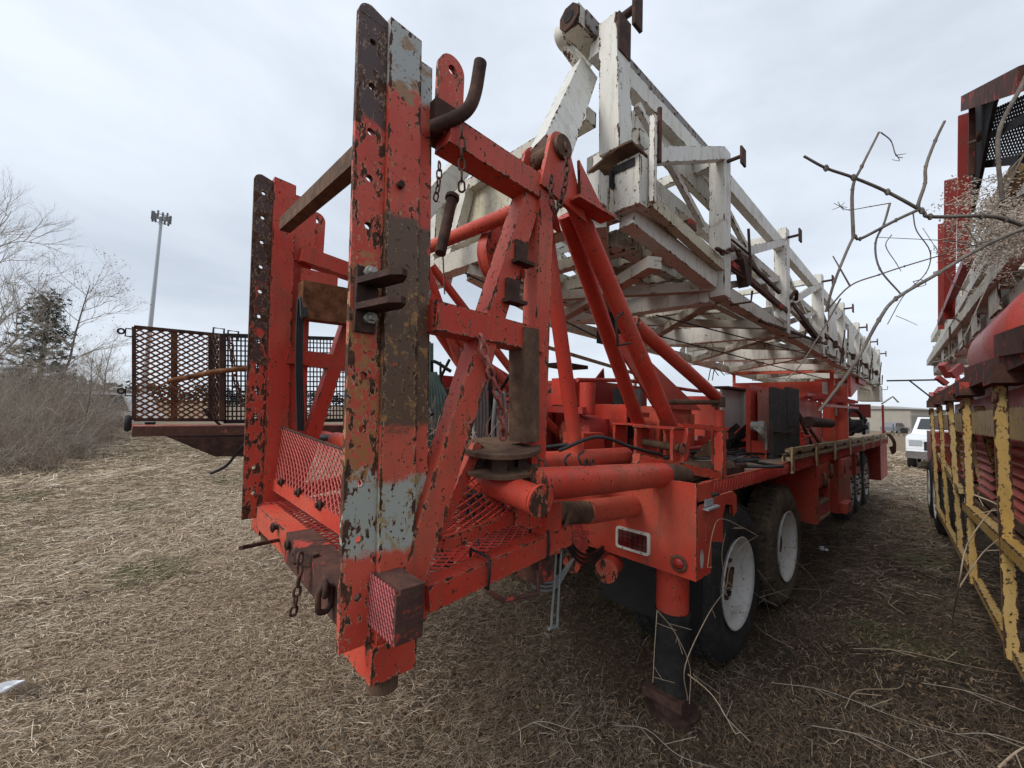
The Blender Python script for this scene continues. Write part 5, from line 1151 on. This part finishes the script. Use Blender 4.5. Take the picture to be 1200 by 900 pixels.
# ================================================================== BACKGROUND
# cell tower (monopole) with its antenna head
bt, tp = at(167, 470, D=110), at(189, 258, D=110)
b = B(); base = V((bt.x, bt.y, 0)); b.tube([base, base.lerp(tp, .5), tp], [.62, .5, .34], 16)
CT = root('cell_tower', base, 'tall pale grey cell tower pole rising behind the fold-out platform', 'cell tower')
part('pole', b, M['galv'], CT)
b = B(); b.ring(tp+Zv*1.0, Zv, 1.7, .10, 18); b.ring(tp-Zv*.3, Zv, 1.7, .10, 18)
for k in range(6): a = k*math.pi/3; b.tube([tp+Zv*.3, tp+V((1.7*math.cos(a), 1.7*math.sin(a), .4))], .09, 6)
HF = part('antenna_frame', b, M['galv'], CT)
for k in range(12):
    a = k*math.pi/6+.1; q = tp+V((1.9*math.cos(a), 1.9*math.sin(a), .4+.3*(k % 2))); b = B(); b.box(q-V((.22, .22, 1.1)), q+V((.22, .22, 1.1))); part('antenna_panel', b, plain('antenna_grey', (.16, .17, .18), .6) if k == 0 else bpy.data.materials['antenna_grey'], HF)

# bare trees, shrubs, pine on the left
def grow(b, p, d, L, r, depth, rnd, tips=None, spread=.55, up=.15, kids=(2, 4), n=5, gnarl=.18):
    pts = [V(p)]; q = V(p); dd = V(d).normalized(); m = 4 if depth > 1 else 3
    for i in range(m):
        dd = (dd+V((rnd.gauss(0, gnarl), rnd.gauss(0, gnarl), rnd.gauss(0, gnarl)+up*.3))).normalized(); q = q+dd*(L/m); pts.append(V(q))
    b.tube(pts, r, n if depth > 1 else 3, caps=False, r2=r*.55)
    if depth <= 0:
        if tips is not None: tips.append(pts[-1])
        return
    for k in range(rnd.randint(*kids)):
        f = rnd.uniform(.35, 1.0); i = min(m-1, int(f*m)); o = pts[i].lerp(pts[i+1], f*m-i) if i+1 < len(pts) else pts[-1]
        nd = (dd+V((rnd.gauss(0, spread), rnd.gauss(0, spread), rnd.gauss(up, spread*.6)))).normalized()
        grow(b, o, nd, L*rnd.uniform(.55, .8), r*rnd.uniform(.45, .6), depth-1, rnd, tips, spread, up, kids, n, gnarl)
def bare_tree(loc, H, label, seed, lean=(0, 0), depth=5, leaves=0, kids=(3, 4), spread=.5, mt='bark', group=None):
    rnd = random.Random(seed); rt = root('bare_tree', loc, label, 'tree', group)
    b = B(); loc = V(loc); top = loc+V((lean[0], lean[1], H*.95)); pts = [loc.lerp(top, i/6)+V((rnd.gauss(0, .03), rnd.gauss(0, .03), 0))*H*.3*(i > 0) for i in range(7)]
    b.tube(pts, H*.010, 8, caps=False, r2=H*.002); part('trunk', b, M[mt], rt)
    c = B(); tips = []
    for k in range(14):
        f = rnd.uniform(.22, .97); i = min(5, int(f*6)); o = pts[i].lerp(pts[i+1], f*6-i); a = rnd.uniform(0, 6.28)
        grow(c, o, V((math.cos(a)*.75, math.sin(a)*.75, .8)), H*.30*(1.15-f*.7), H*.0042*(1.2-f*.8), depth-2, rnd, tips, spread, .12, kids)
    part('crown', c, M['twig'] if mt == 'bark' else M['twigdark'], rt)
    if leaves:
        l = B()
        for t_ in tips:
            if rnd.random() < leaves:
                for _ in range(2):
                    q = t_+V((rnd.gauss(0, .08), rnd.gauss(0, .08), rnd.gauss(0, .08))); u_ = V((rnd.gauss(0, 1), rnd.gauss(0, 1), rnd.gauss(0, 1))).normalized()*.032; w_ = u_.orthogonal().normalized()*.02
                    l.add([q-u_, q+w_, q+u_, q-w_], [(0, 1, 2, 3)])
        part('dead_leaves', l, M['dryleaf'], rt)
def gpt(x, D): p = at(x, 470, D=D); return V((p.x, p.y, 0))
bare_tree(gpt(-62, 15), 8.6, 'tall bare tree cut off by the left edge, fine grey twigs', 11, (.9, .7), 6, spread=.45)
bare_tree(gpt(62, 17), 6.6, 'bare tree with a few brown leaves left of the cell tower', 5, (1.2, .8), 6, .10)
bare_tree(gpt(12, 15), 3.6, 'small bare tree in front of the pine', 21, (.4, .3), 5)
bare_tree(gpt(118, 22), 4.8, 'pale thin bare tree just left of the cell tower pole', 8, (.4, .2), 6)
bare_tree(gpt(100, 13), 3.2, 'low bare sapling at the right end of the scrub', 31, (.3, .1), 5)
bare_tree(gpt(-90, 11), 5.5, 'bare tree beyond the left edge reaching into view', 41, (1.2, .9), 5)
def pine(loc, H, label, seed):
    rnd = random.Random(seed); loc = V(loc); rt = root('pine_tree', loc, label, 'tree'); b = B(); b.tube([loc, loc+V((.1, 0, H*.5)), loc+V((0, .1, H*.97))], [H*.02, H*.015, H*.005], 8); part('trunk', b, M['bark'], rt)
    c = B(); lb = B()
    for k in range(46):
        f = .28+.70*(k/45); z = H*f; a = k*2.4+rnd.uniform(-.3, .3); Lb = H*.26*(1.05-f)**.55*rnd.uniform(.7, 1.1)
        e = loc+V((math.cos(a)*Lb, math.sin(a)*Lb, z+Lb*rnd.uniform(-.05, .3))); o = loc+Zv*z; lb.tube([o, o.lerp(e, .5)+Zv*.05*Lb, e], .05, 5, r2=.015)
        for t_ in range(int(12*Lb/1.2)+6):
            g = o.lerp(e, rnd.uniform(.35, 1.05))+V((rnd.gauss(0, .22), rnd.gauss(0, .22), rnd.gauss(.05, .14)))
            for _ in range(16):
                d = V((rnd.gauss(0, 1), rnd.gauss(0, 1), rnd.gauss(.3, .8))).normalized()*rnd.uniform(.12, .26); sd_ = d.orthogonal().normalized()*.022
                c.add([g-sd_, g+sd_, g+d], [(0, 1, 2)])
    part('branches', lb, M['bark'], rt); part('crown', c, M['needle'], rt)
pine(gpt(44, 22), 7.1, 'dark green pine tree behind the bare trees at left', 3)
# scrub: a tangle of dry stems, one shrub each
def shrub(loc, w_, h_, seed, label):
    rnd = random.Random(seed); b = B(); loc = V(loc)
    for k in range(int(58*w_)):
        a = rnd.uniform(0, 6.28); r_ = rnd.uniform(0, .6)*w_; o = loc+V((math.cos(a)*r_, math.sin(a)*r_, 0)); d = V((rnd.gauss(0, .45), rnd.gauss(0, .45), 1))
        grow(b, o, d, h_*rnd.uniform(.25, .85), .009, 2, rnd, None, .7, .0, (2, 4), 4, .28)
    o = part('dry_shrub', b, random.Random(seed).choice((M['twig'], M['twig'], M['brush'])), None, label, 'shrub', 'dry brown shrubs in the bank at the left edge', loc=loc); return o
sc = [(-40, 11, 1.3, 1.5), (5, 9.5, 1.2, 1.1), (40, 10.5, 1.3, 1.3), (75, 12, 1.4, 1.4), (-10, 13, 1.7, 2.0), (100, 14, 1.3, 1.2), (50, 14, 1.8, 2.0), (20, 17, 2.0, 2.3), (85, 18, 2.0, 1.9), (-60, 15, 2.0, 2.6), (120, 21, 1.6, 1.6), (60, 23, 2.5, 2.4), (5, 22, 2.5, 2.8), (128, 28, 2.2, 2.0), (100, 30, 2.6, 2.6), (-20, 8.2, .8, .6), (60, 9.0, .9, .55), (95, 11, .8, .6), (125, 16, .8, .6)]
wl = ['low', 'knee-high', 'bushy', 'broad', 'tall', 'small', 'dense', 'very tall', 'wide', 'towering', 'grey', 'wide grey', 'high', 'far', 'farthest', 'tiny', 'squat', 'sparse', 'isolated']
for i, (x, D, w_, h_) in enumerate(sc):
    row = 'front' if D < 10.8 else ('second' if D < 13.5 else ('third' if D < 18 else 'back'))
    col_ = sorted([q[0] for q in sc if ('front' if q[1] < 10.8 else ('second' if q[1] < 13.5 else ('third' if q[1] < 18 else 'back'))) == row]).index(x)
    shrub(gpt(x, D), w_*1.05, h_*1.4, 100+i, '%s dry shrub in the %s row of the left bank, %s from the left' % (('low' if h_ < 1 else 'medium' if h_ < 1.8 else 'tall'), row, ('first', 'second', 'third', 'fourth', 'fifth', 'sixth', 'seventh', 'eighth')[col_]))
# far tree belt (reads as one mass)
def belt(name, pts, hgt, colr, seed, dens=900):
    rnd = random.Random(seed); b = B()
    for i in range(len(pts)-1):
        a, c = V(pts[i]), V(pts[i+1])
        for k in range(dens):
            f = rnd.random(); h = hgt*(.72+.28*math.sin(f*37+i*5)*math.sin(f*13+1))*rnd.random()**.6; p = a.lerp(c, f)+V((rnd.gauss(0, 1.5), rnd.gauss(0, 1.5), h)); s_ = rnd.uniform(.3, .9)
            u_ = V((rnd.gauss(0, 1), rnd.gauss(0, 1), rnd.gauss(0, .6))).normalized()*s_; v_ = V((rnd.gauss(0, 1), rnd.gauss(0, 1), rnd.gauss(0, 1))).normalized()*s_*.7
            b.add([p-u_, p+v_, p+u_, p-v_], [(0, 1, 2, 3)])
    part(name, b, plain(name+'_leaf', colr, .9, .35, sc=.3), None, kind='stuff')
belt('far_woods', [at(-160, 466, D=95).to_tuple()[:2]+(0,), at(60, 466, D=110).to_tuple()[:2]+(0,), at(330, 472, D=150).to_tuple()[:2]+(0,), at(560, 476, D=190).to_tuple()[:2]+(0,)], 7.5, (.045, .048, .034), 4, 2600)
belt('far_trees', [at(560, 478, D=230).to_tuple()[:2]+(0,), at(1150, 495, D=330).to_tuple()[:2]+(0,)], 5, (.10, .085, .065), 5, 1500)

# parked vehicles far left
def car(p, yaw, m, label, Lc=4.6, van=False):
    R0 = root('parked_car', p, label, 'car', 'cars parked far behind the platform'); R0.rotation_euler = (0, 0, 0)
    ca, sa = math.cos(yaw), math.sin(yaw)
    def T(x, y, z): return V(p)+V((x*ca-y*sa, x*sa+y*ca, z))
    pr = [(-Lc/2, .3), (-Lc/2, .85), (-Lc/2+.1, .95), (Lc/2-.1, .85), (Lc/2, .6), (Lc/2, .3)]
    b = B(); b.prism([T(x, -.85, z) for x, z in pr], T(0, 1.7, 0)-T(0, 0, 0), ew=.01); part('body', b, m, R0)
    top = [(-Lc*.42, .93), (-Lc*.36, 1.5), (Lc*.08, 1.5), (Lc*.26, .90)] if not van else [(-Lc*.5, .93), (-Lc*.48, 1.9), (Lc*.3, 1.9), (Lc*.42, .9)]
    b = B(); b.prism([T(x, -.72, z) for x, z in top], T(0, 1.44, 0)-T(0, 0, 0), ew=.01); cb_ = part('cabin', b, m, R0)
    k = .93; b = B(); b.prism([T(x*k, -.735, .96+(z-.93)*.85) for x, z in top], T(0, 1.47, 0)-T(0, 0, 0), ew=.01); part('windows', b, M['glass'], cb_)
    for x in (-Lc*.3, Lc*.3):
        for y in (-.86, .68):
            b = B(); b.disc(T(x, y+.09, .33), T(0, 1, 0)-T(0, 0, 0), .33, .2, 18); part('wheel', b, M['black'], R0)
car(gpt(137, 24), .6, M['carwhite'], 'white pickup-like car at the edge of the scrub beside the gate hinge', 5.2, True)
car(gpt(372, 62), .3, M['carwhite'], 'white car seen through the black grid panel, right one')
car(gpt(350, 66), .2, plain('silver_car', (.35, .36, .38), .3, .05), 'silver car seen through the black grid panel, left one')
car(gpt(92, 48), .2, M['carwhite'], 'pale van half hidden by the scrub at left', 5.5, True)
car(gpt(1048, 60), 1.3, plain('grey_car', (.16, .17, .19), .3, .05), 'dark grey car far off beyond the front of the red rig')

# far buildings at the right
def shed(p0, p1, dep, h, m, label, roofm, doors=3):
    p0, p1 = V((p0.x, p0.y, 0)), V((p1.x, p1.y, 0)); d = (p1-p0).normalized(); n = V((-d.y, d.x, 0))*dep
    if n.dot(V((p0-CP))) < 0: n = -n
    R0 = root('metal_shed', (p0+p1)/2, label, 'shed'); b = B(); b.hexa([p0, p1, p1+n, p0+n], [q+Zv*h for q in (p0, p1, p1+n, p0+n)]); part('wall', b, m, R0)
    b = B(); r0 = (p0+p0+n)/2+Zv*h*1.18; r1 = (p1+p1+n)/2+Zv*h*1.18; e = d*.3
    b.prism([p0+Zv*(h+.01)-e-n*.03, p0+n*1.03+Zv*(h+.01)-e, r0-e], (p1-p0)+e*2); part('roof', b, roofm, R0)
    L = (p1-p0).length
    for k in range(doors):
        q = p0+d*(L*(k+.5)/doors-1.2); b = B(); nn = n.normalized()*-.06; b.hexa([q, q+d*2.6, q+d*2.6+nn, q+nn], [x+Zv*min(h*.75, 3) for x in (q, q+d*2.6, q+d*2.6+nn, q+nn)]); part('door', b, plain('shed_door', (.2, .19, .17), .7) if 'shed_door' not in bpy.data.materials else bpy.data.materials['shed_door'], R0)
shed(at(1067, 500, D=62), at(1110, 500, D=62), 16, 3.6, M['steelwall'], 'beige metal shed behind the white pickup', plain('shed_roof', (.30, .29, .27), .6, .1), 2)
shed(at(940, 500, D=150), at(1062, 500, D=150), 14, 3.4, plain('white_shed', (.55, .55, .53), .6, .08), 'long low white shed on the horizon past the red rig', plain('brown_roof', (.17, .13, .10), .7, .15), 6)
# wire fence posts at the field edge
for i, x in enumerate((1046, 1052, 1058)):
    p = gpt(x, 46+i); b = B(); b.tube([p, p+Zv*1.3], .07, 8, r2=.06); b.disc(p+Zv*1.32, Zv, .085, .04, 8); part('fence_post', b, M['bark'], None, '%s weathered fence post in the gap between the two rigs' % ('left', 'middle', 'right')[i], 'post', 'fence posts at the field edge', loc=p)

# ================================================================== DRY VINE (upper right, near the camera)
DV = 1.05
def vpts(L, D=DV): return [at(x, y, D=D+(dz[0] if dz else 0)) for x, y, *dz in L]
def branch(b, L, r0, r1, D=DV):
    p = spline(vpts(L, D), 5); k = r0/DV
    r0 *= .70; r1 *= .66; b.tube(p, r0, 8, r2=r1)
    for (x, y, *dz) in L[1:-1]:
        q = at(x, y, D=D+(dz[0] if dz else 0)); b.tube([q-V((0, 0, r0*1.3)), q, q+V((0, 0, r0*1.3))], [r0*.6, r0*1.15, r0*.6], 7)
VN = root('dry_vine', at(1180, 300, D=1.0), 'leafless grey vine reaching in from the upper right edge', 'vine')
b = B()
branch(b, [(1480, 360), (1340, 310), (1230, 275), (1178, 257), (1150, 253), (1090, 254), (1080, 247), (1040, 225), (1000, 208), (968, 197), (942, 183)], .0085, .0045)
branch(b, [(1080, 247), (1076, 240), (1084, 215), (1085, 195), (1096, 165), (1107, 142)], .006, .0045)
branch(b, [(1470, 240), (1340, 245), (1230, 262), (1200, 268), (1150, 290), (1100, 320), (1050, 350), (1030, 375), (1005, 420), (985, 450), (960, 482)], .0065, .005, .95)
branch(b, [(1078, 245), (1050, 258), (1008, 280), (1000, 278), (978, 330), (968, 365)], .0055, .0045)
branch(b, [(1000, 278), (999, 222), (1010, 195), (1030, 155)], .006, .004)
part('woody_branches', b, M['vine'], VN)
b = B()
branch(b, [(1032, 155), (1044, 165), (1050, 182), (1058, 185)], .0022, .0012); branch(b, [(1050, 182), (1062, 180)], .0018, .0008); branch(b, [(1048, 178), (1054, 188), (1045, 187)], .0014, .0008)
branch(b, [(1043, 238), (1036, 262), (1026, 285), (1031, 315), (1056, 345)], .004, .003); branch(b, [(1043, 238), (1020, 242), (995, 246), (985, 242)], .002, .0012)
for dx, dy in ((-10, 4), (-8, -4), (-3, -6), (5, -5), (8, 1), (4, 5)): branch(b, [(985, 242), (985+dx, 242+dy)], .0014, .0008)
branch(b, [(968, 365), (996, 335), (1030, 322), (1060, 312), (1100, 300), (1200, 270)], .003, .002); branch(b, [(996, 335), (983, 312), (976, 300)], .003, .002)
branch(b, [(1070, 250), (1074, 270), (1090, 295), (1085, 320), (1060, 345), (1040, 380)], .0022, .0015); branch(b, [(1070, 330), (1080, 328), (1085, 333), (1076, 336), (1070, 330)], .0016, .001)
branch(b, [(1150, 290), (1120, 283), (1090, 281), (1028, 278)], .0018, .0012); branch(b, [(1045, 275), (1038, 288), (1050, 308), (1056, 318)], .0018, .001)
branch(b, [(1092, 425), (1110, 420), (1130, 395), (1150, 350), (1163, 325)], .003, .0015); branch(b, [(960, 400), (940, 430), (925, 446), (900, 480)], .003, .0015) if 0 else None
branch(b, [(985, 350), (965, 385), (940, 425), (921, 446)], .003, .0022); branch(b, [(1200, 180), (1175, 230), (1160, 250)], .003, .003); branch(b, [(1400, -60), (1290, -20), (1220, 60), (1195, 105), (1172, 150), (1170, 190), (1175, 235)], .0075, .0065)
branch(b, [(1050, 370), (1062, 375), (1075, 381)], .0012, .0008); branch(b, [(1120, 255), (1105, 300), (1115, 330), (1140, 345)], .0018, .0012); branch(b, [(1130, 262), (1145, 290), (1128, 310), (1112, 322)], .0016, .001)
part('tendrils', b, M['vine'], VN)
# dried flower clusters hanging on the second rig side
b = B(); rnd = random.Random(9); FC = at(1178, 270, D=1.7)
for k in range(330):
    x, y = rnd.gauss(1172, 26), rnd.gauss(268, 24); q = at(x, y, D=rnd.uniform(1.5, 2.0))
    for _ in range(26):
        o = q+V((rnd.gauss(0, .013), rnd.gauss(0, .013), rnd.gauss(0, .013))); u_ = V((rnd.gauss(0, 1), rnd.gauss(0, 1), rnd.gauss(0, 1))).normalized()*.0042; v_ = u_.orthogonal().normalized()*.0036
        b.add([o-u_, o+v_, o+u_, o-v_], [(0, 1, 2, 3)]); 
    if k % 2 == 0: b.tube([q, q+V((rnd.gauss(0, .05), rnd.gauss(0, .05), rnd.gauss(0, .05)))], .0015, 4)
part('dried_flower_cluster', b, M['fluff'], None, 'fluffy grey-brown dried flower heads caught by the vine beside the second rig', 'dried flowers', loc=FC)

# ---- weeds and creepers round the rear wheel and in the lane
def creeper(name, paths, r, m, label, cat='weed'):
    b = B(); p0 = None
    for P in paths:
        pts = [at(x, y, **{k: v}) for x, y, k, v in P]; p0 = p0 or pts[0]; sp_ = spline(pts, 6); b.tube(sp_, r, 6, r2=r*.5)
        for _ in range(3):
            i = random.randrange(len(sp_)); q = sp_[i]; b.tube([q, q+V((random.gauss(0, .05), random.gauss(0, .05), random.gauss(0, .04)))], r*.5, 4)
    part(name, b, m, None, label, cat, loc=p0)
creeper('climbing_weed', [[(806, 820, 'X', 1.25), (803, 780, 'X', 1.27), (830, 720, 'X', 1.30), (850, 690, 'X', 1.30), (855, 665, 'X', 1.3), (870, 640, 'X', 1.31), (888, 628, 'X', 1.3)],
    [(850, 690, 'X', 1.30), (846, 650, 'X', 1.30), (850, 625, 'X', 1.31)], [(888, 628, 'X', 1.3), (870, 618, 'X', 1.32), (845, 608, 'X', 1.33), (835, 625, 'X', 1.33), (829, 665, 'X', 1.33)], [(806, 790, 'X', 1.3), (835, 815, 'X', 1.42), (862, 860, 'X', 1.55)]],
    .0030, M['stem'], 'pale dry creeper climbing over the rear tyre and jack')
creeper('climbing_weed', [[(770, 715, 'X', 1.18), (767, 760, 'X', 1.2), (765, 800, 'X', 1.22)], [(770, 715, 'X', 1.18), (790, 740, 'X', 1.22), (808, 780, 'X', 1.27), (808, 825, 'X', 1.3)]], .0026, M['stem'], 'pale dry stem leaning on the black jack leg')
creeper('thin_creeper', [[(888, 668, 'X', 1.25), (905, 690, 'X', 1.28), (925, 720, 'Z', .02), (985, 790, 'Z', .01)], [(930, 655, 'X', 1.25), (955, 680, 'Z', .2), (962, 700, 'Z', .03), (950, 712, 'Z', .01)], [(890, 700, 'X', 1.28), (930, 690, 'Z', .1), (970, 692, 'Z', .01)], [(895, 695, 'X', 1.3), (905, 730, 'Z', .05), (915, 748, 'Z', .01)]], .0025, M['twig'], 'thin dry creeper spreading from the wheels over the lane', 'weed')
creeper('tall_weed', [[(1115, 730, 'Z', .0), (1123, 690, 'D', 2.35), (1133, 640, 'D', 2.3), (1160, 600, 'D', 2.25), (1168, 598, 'D', 2.2)], [(1123, 690, 'D', 2.35), (1150, 650, 'D', 2.3), (1175, 628, 'D', 2.2)]], .0045, M['stem'], 'tall pale weed bent against the yellow rail')
creeper('tall_weed', [[(1142, 580, 'D', 2.4), (1170, 592, 'D', 2.3), (1215, 620, 'D', 2.2)]], .005, M['stem'], 'pale stem poking out over the middle yellow rail')
creeper('dry_stick', [[(1170, 900, 'Z', .1), (1190, 882, 'Z', .16), (1215, 868, 'Z', .2)]], .006, M['stem'], 'pale bent stick at the bottom right corner', 'stick')
TWL = ['dry twig lying in front of the shrubs at the left edge', 'dry twig on the straw left of the rear frame foot', 'long dry twig in the lane below the step box', 'long dry twig in the middle of the dark lane', 'dry twig near the bottom of the dark lane', 'short dry twig in the lane beside the yellow rail foot', 'pale twig low in the lane, right of its middle', 'short twig in the lane level with the second tyre', 'short twig at the bottom edge below the taillight', 'short twig on the pale straw below the platform', 'long twig lying under the yellow rail', 'curved twig at the bottom edge right of the jack', 'twig lying just beyond the jack foot in the lane', 'twig in the lower right corner near the bent stick', 'short twig at the bottom edge left of the jack']
for i, (x, y, L_, a) in enumerate(((20, 505, .7, 1), (270, 700, .3, 2), (905, 800, .9, .3), (1000, 760, 1.0, .5), (950, 850, .8, .2), (1060, 720, .5, 2.0), (990, 830, .7, 1.2), (1040, 690, .6, 1.8), (600, 860, .5, .9), (160, 760, .4, .5), (1080, 800, .8, .1), (880, 870, .6, 2.4), (930, 760, .7, 2.7), (1120, 860, .6, .4), (720, 850, .5, .2))):
    p = at(x, y, Z=.03); b = B(); d = V((math.cos(a), math.sin(a), 0)); n_ = V((-d.y, d.x, 0))
    pts = spline([p, p+d*L_*.3+n_*.05+Zv*.02, p+d*L_*.65-n_*.03+Zv*.03, p+d*L_+n_*.05], 5); b.tube(pts, .0026, 6, r2=.0010)
    b.tube([pts[8], pts[8]+d*.12+n_*.10+Zv*.03], .002, 5); b.tube([pts[4], pts[4]+d*.10-n_*.09+Zv*.02], .002, 5)
    part('fallen_twig', b, M['twig'] if i % 3 else M['stem'], None, TWL[i], 'twig', 'dry twigs lying on the ground', loc=p)

# litter
p = at(13, 806, Z=.05); b = B(); n = 20; vs = []
for r_, z in ((.0, .004), (.03, .0), (.048, .006), (.062, .02), (.066, .021), (.05, .0), (.0, -.004)):
    for k in range(n): a = 2*math.pi*k/n; vs.append(p+V((r_*math.cos(a)*1.1, r_*math.sin(a)*.8, z+.008*math.sin(2*a)+.25*r_*math.cos(a))))
b.add(vs, [(i*n+k, i*n+(k+1) % n, (i+1)*n+(k+1) % n, (i+1)*n+k) for i in range(6) for k in range(n)], True); part('crushed_lid', b, M['litter'], None, 'crushed white lid lying in the straw at the lower left edge', 'litter', loc=p)
p = at(967, 643, Z=.04); b = B()
for k in range(5): q = p+V((random.gauss(0, .04), random.gauss(0, .04), .0)); b.prism([q+V((.03*math.cos(a)*random.uniform(.6, 1.2), .025*math.sin(a), .01*math.sin(a*2))) for a in [i*1.05 for i in range(6)]], Zv*.006, ew=.002)
part('paper_scrap', b, M['litter'], None, 'small torn white scrap on the ground beside the step box', 'litter', loc=p)

# ================================================================== GRASS (matted straw)
def straw(name, n, rmin, rmax, lo, hi, wid, mt_seed, upr=.12, colr=None):
    g = np.random.default_rng(mt_seed)
    r = rmin+(rmax-rmin)*g.random(n)**1.15; ang = math.radians(90+46.97)+g.uniform(-1.12, 1.12, n)
    x = CP.x+r*np.cos(ang); y = CP.y+r*np.sin(ang)
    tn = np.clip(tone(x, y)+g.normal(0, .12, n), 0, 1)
    # swept direction field plus scatter
    cl = np.sin(x*2.1+np.sin(y*1.7)*1.6)*np.sin(y*2.6+np.sin(x*1.3)*1.4)+.35*np.sin(x*6.3+2)*np.sin(y*5.7); keep = ~((cl > .5) & (g.random(n) < .72*np.clip(.35+tn, 0, 1)))
    x, y, tn, r = x[keep], y[keep], tn[keep], r[keep]; n = len(x)
    th = .6+.9*np.sin(x*.9+y*.5)+.7*np.cos(y*1.1-x*.3)+g.normal(0, 1.1, n)
    L = g.uniform(lo, hi, n)*(1+.05*r); w_ = wid*(1+.16*r)*g.uniform(.6, 1.3, n)
    el = np.abs(g.normal(0, upr, n)); z0 = g.uniform(-.008, .035, n)-.005
    dx, dy = np.cos(th)*np.cos(el), np.sin(th)*np.cos(el); dz = np.sin(el)
    nx_, ny_ = -np.sin(th), np.cos(th); bend = g.normal(0, .22, n)
    P = []
    for f, ww in ((0, 1.), (.5, .9), (1., .35)):
        cx = x+dx*L*f+nx_*bend*L*f*f; cy = y+dy*L*f+ny_*bend*L*f*f; cz = z0+dz*L*f-.5*dz*L*f*f*.8+.012*f*(1-f)
        zt = g.uniform(-.6, .6, n)*ww*w_
        P.append(np.stack([cx-nx_*w_*ww/2, cy-ny_*w_*ww/2, cz-zt/2], 1)); P.append(np.stack([cx+nx_*w_*ww/2, cy+ny_*w_*ww/2, cz+zt/2], 1))
    v = np.stack(P, 1).reshape(-1, 3).astype(np.float32)
    base = (np.arange(n)*6)[:, None]; f = np.concatenate([base+np.array([[0, 1, 3, 2]]), base+np.array([[2, 3, 5, 4]])], 1).reshape(-1).astype(np.int32)
    me = bpy.data.meshes.new(name); me.vertices.add(len(v)); me.vertices.foreach_set('co', v.ravel()); nf = 2*n
    me.loops.add(nf*4); me.loops.foreach_set('vertex_index', f); me.polygons.add(nf); me.polygons.foreach_set('loop_start', np.arange(nf, dtype=np.int32)*4); me.polygons.foreach_set('loop_total', np.full(nf, 4, np.int32)); me.update()
    rv = np.clip(g.random(n)+.16*np.sin(x*2.7+np.sin(y*1.9)*2)*np.cos(y*3.1+np.sin(x*2.3)*2), 0, 1)
    pal_t = np.array([(.58, .465, .335), (.46, .35, .235), (.29, .21, .135), (.10, .07, .045), (.82, .71, .555)]); pal_d = np.array([(.105, .074, .05), (.06, .042, .029), (.17, .125, .086), (.03, .021, .015), (.33, .26, .19)])  # pal_d: leafy lane blades with some of the rigs' shade in their colour
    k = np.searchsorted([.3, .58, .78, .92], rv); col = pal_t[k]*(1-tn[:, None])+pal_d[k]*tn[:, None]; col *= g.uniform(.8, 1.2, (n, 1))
    gr = (np.sin(x*1.9+1)*np.sin(y*2.3) > .75) & (g.random(n) < .4); col[gr] = np.array([.10, .115, .045])*g.uniform(.6, 1.3, (gr.sum(), 1))
    ca = np.concatenate([np.repeat(col, 6, 0), np.ones((n*6, 1))], 1).astype(np.float32)
    a = me.attributes.new('tint', 'FLOAT_COLOR', 'POINT'); a.data.foreach_set('color', ca.ravel())
    if 'straw' not in M:
        m, t, Pn = mat('straw_blades'); at_ = N(t, 'ShaderNodeAttribute', attribute_name='tint'); t.links.new(at_.outputs['Color'], Pn.inputs['Base Color']); Pn.inputs['Roughness'].default_value = .8; Pn.inputs['Specular IOR Level'].default_value = .2; M['straw'] = m
    me.materials.append(M['straw']); o = bpy.data.objects.new(name, me); COL.objects.link(o); o['kind'] = 'stuff'
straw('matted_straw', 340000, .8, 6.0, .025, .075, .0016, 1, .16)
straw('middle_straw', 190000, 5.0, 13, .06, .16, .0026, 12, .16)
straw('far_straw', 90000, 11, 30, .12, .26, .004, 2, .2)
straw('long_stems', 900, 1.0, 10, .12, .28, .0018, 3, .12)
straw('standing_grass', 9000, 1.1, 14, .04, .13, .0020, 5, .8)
# broken leaf litter and crumbs of soil
def crumbs(n, seed):
    g = np.random.default_rng(seed); r = 1+6*g.random(n)**1.2; ang = math.radians(136.97)+g.uniform(-1.1, 1.1, n); x = CP.x+r*np.cos(ang); y = CP.y+r*np.sin(ang); b = B()
    for i in range(n):
        q = V((x[i], y[i], g.uniform(.0, .03))); u_ = V(g.normal(0, 1, 3)).normalized()*g.uniform(.006, .018); v_ = V(g.normal(0, 1, 3)).normalized()*g.uniform(.004, .012); b.add([q-u_, q+v_, q+u_, q-v_], [(0, 1, 2, 3)])
    part('leaf_litter', b, M['dryleaf'], None, kind='stuff')
crumbs(14000, 4)
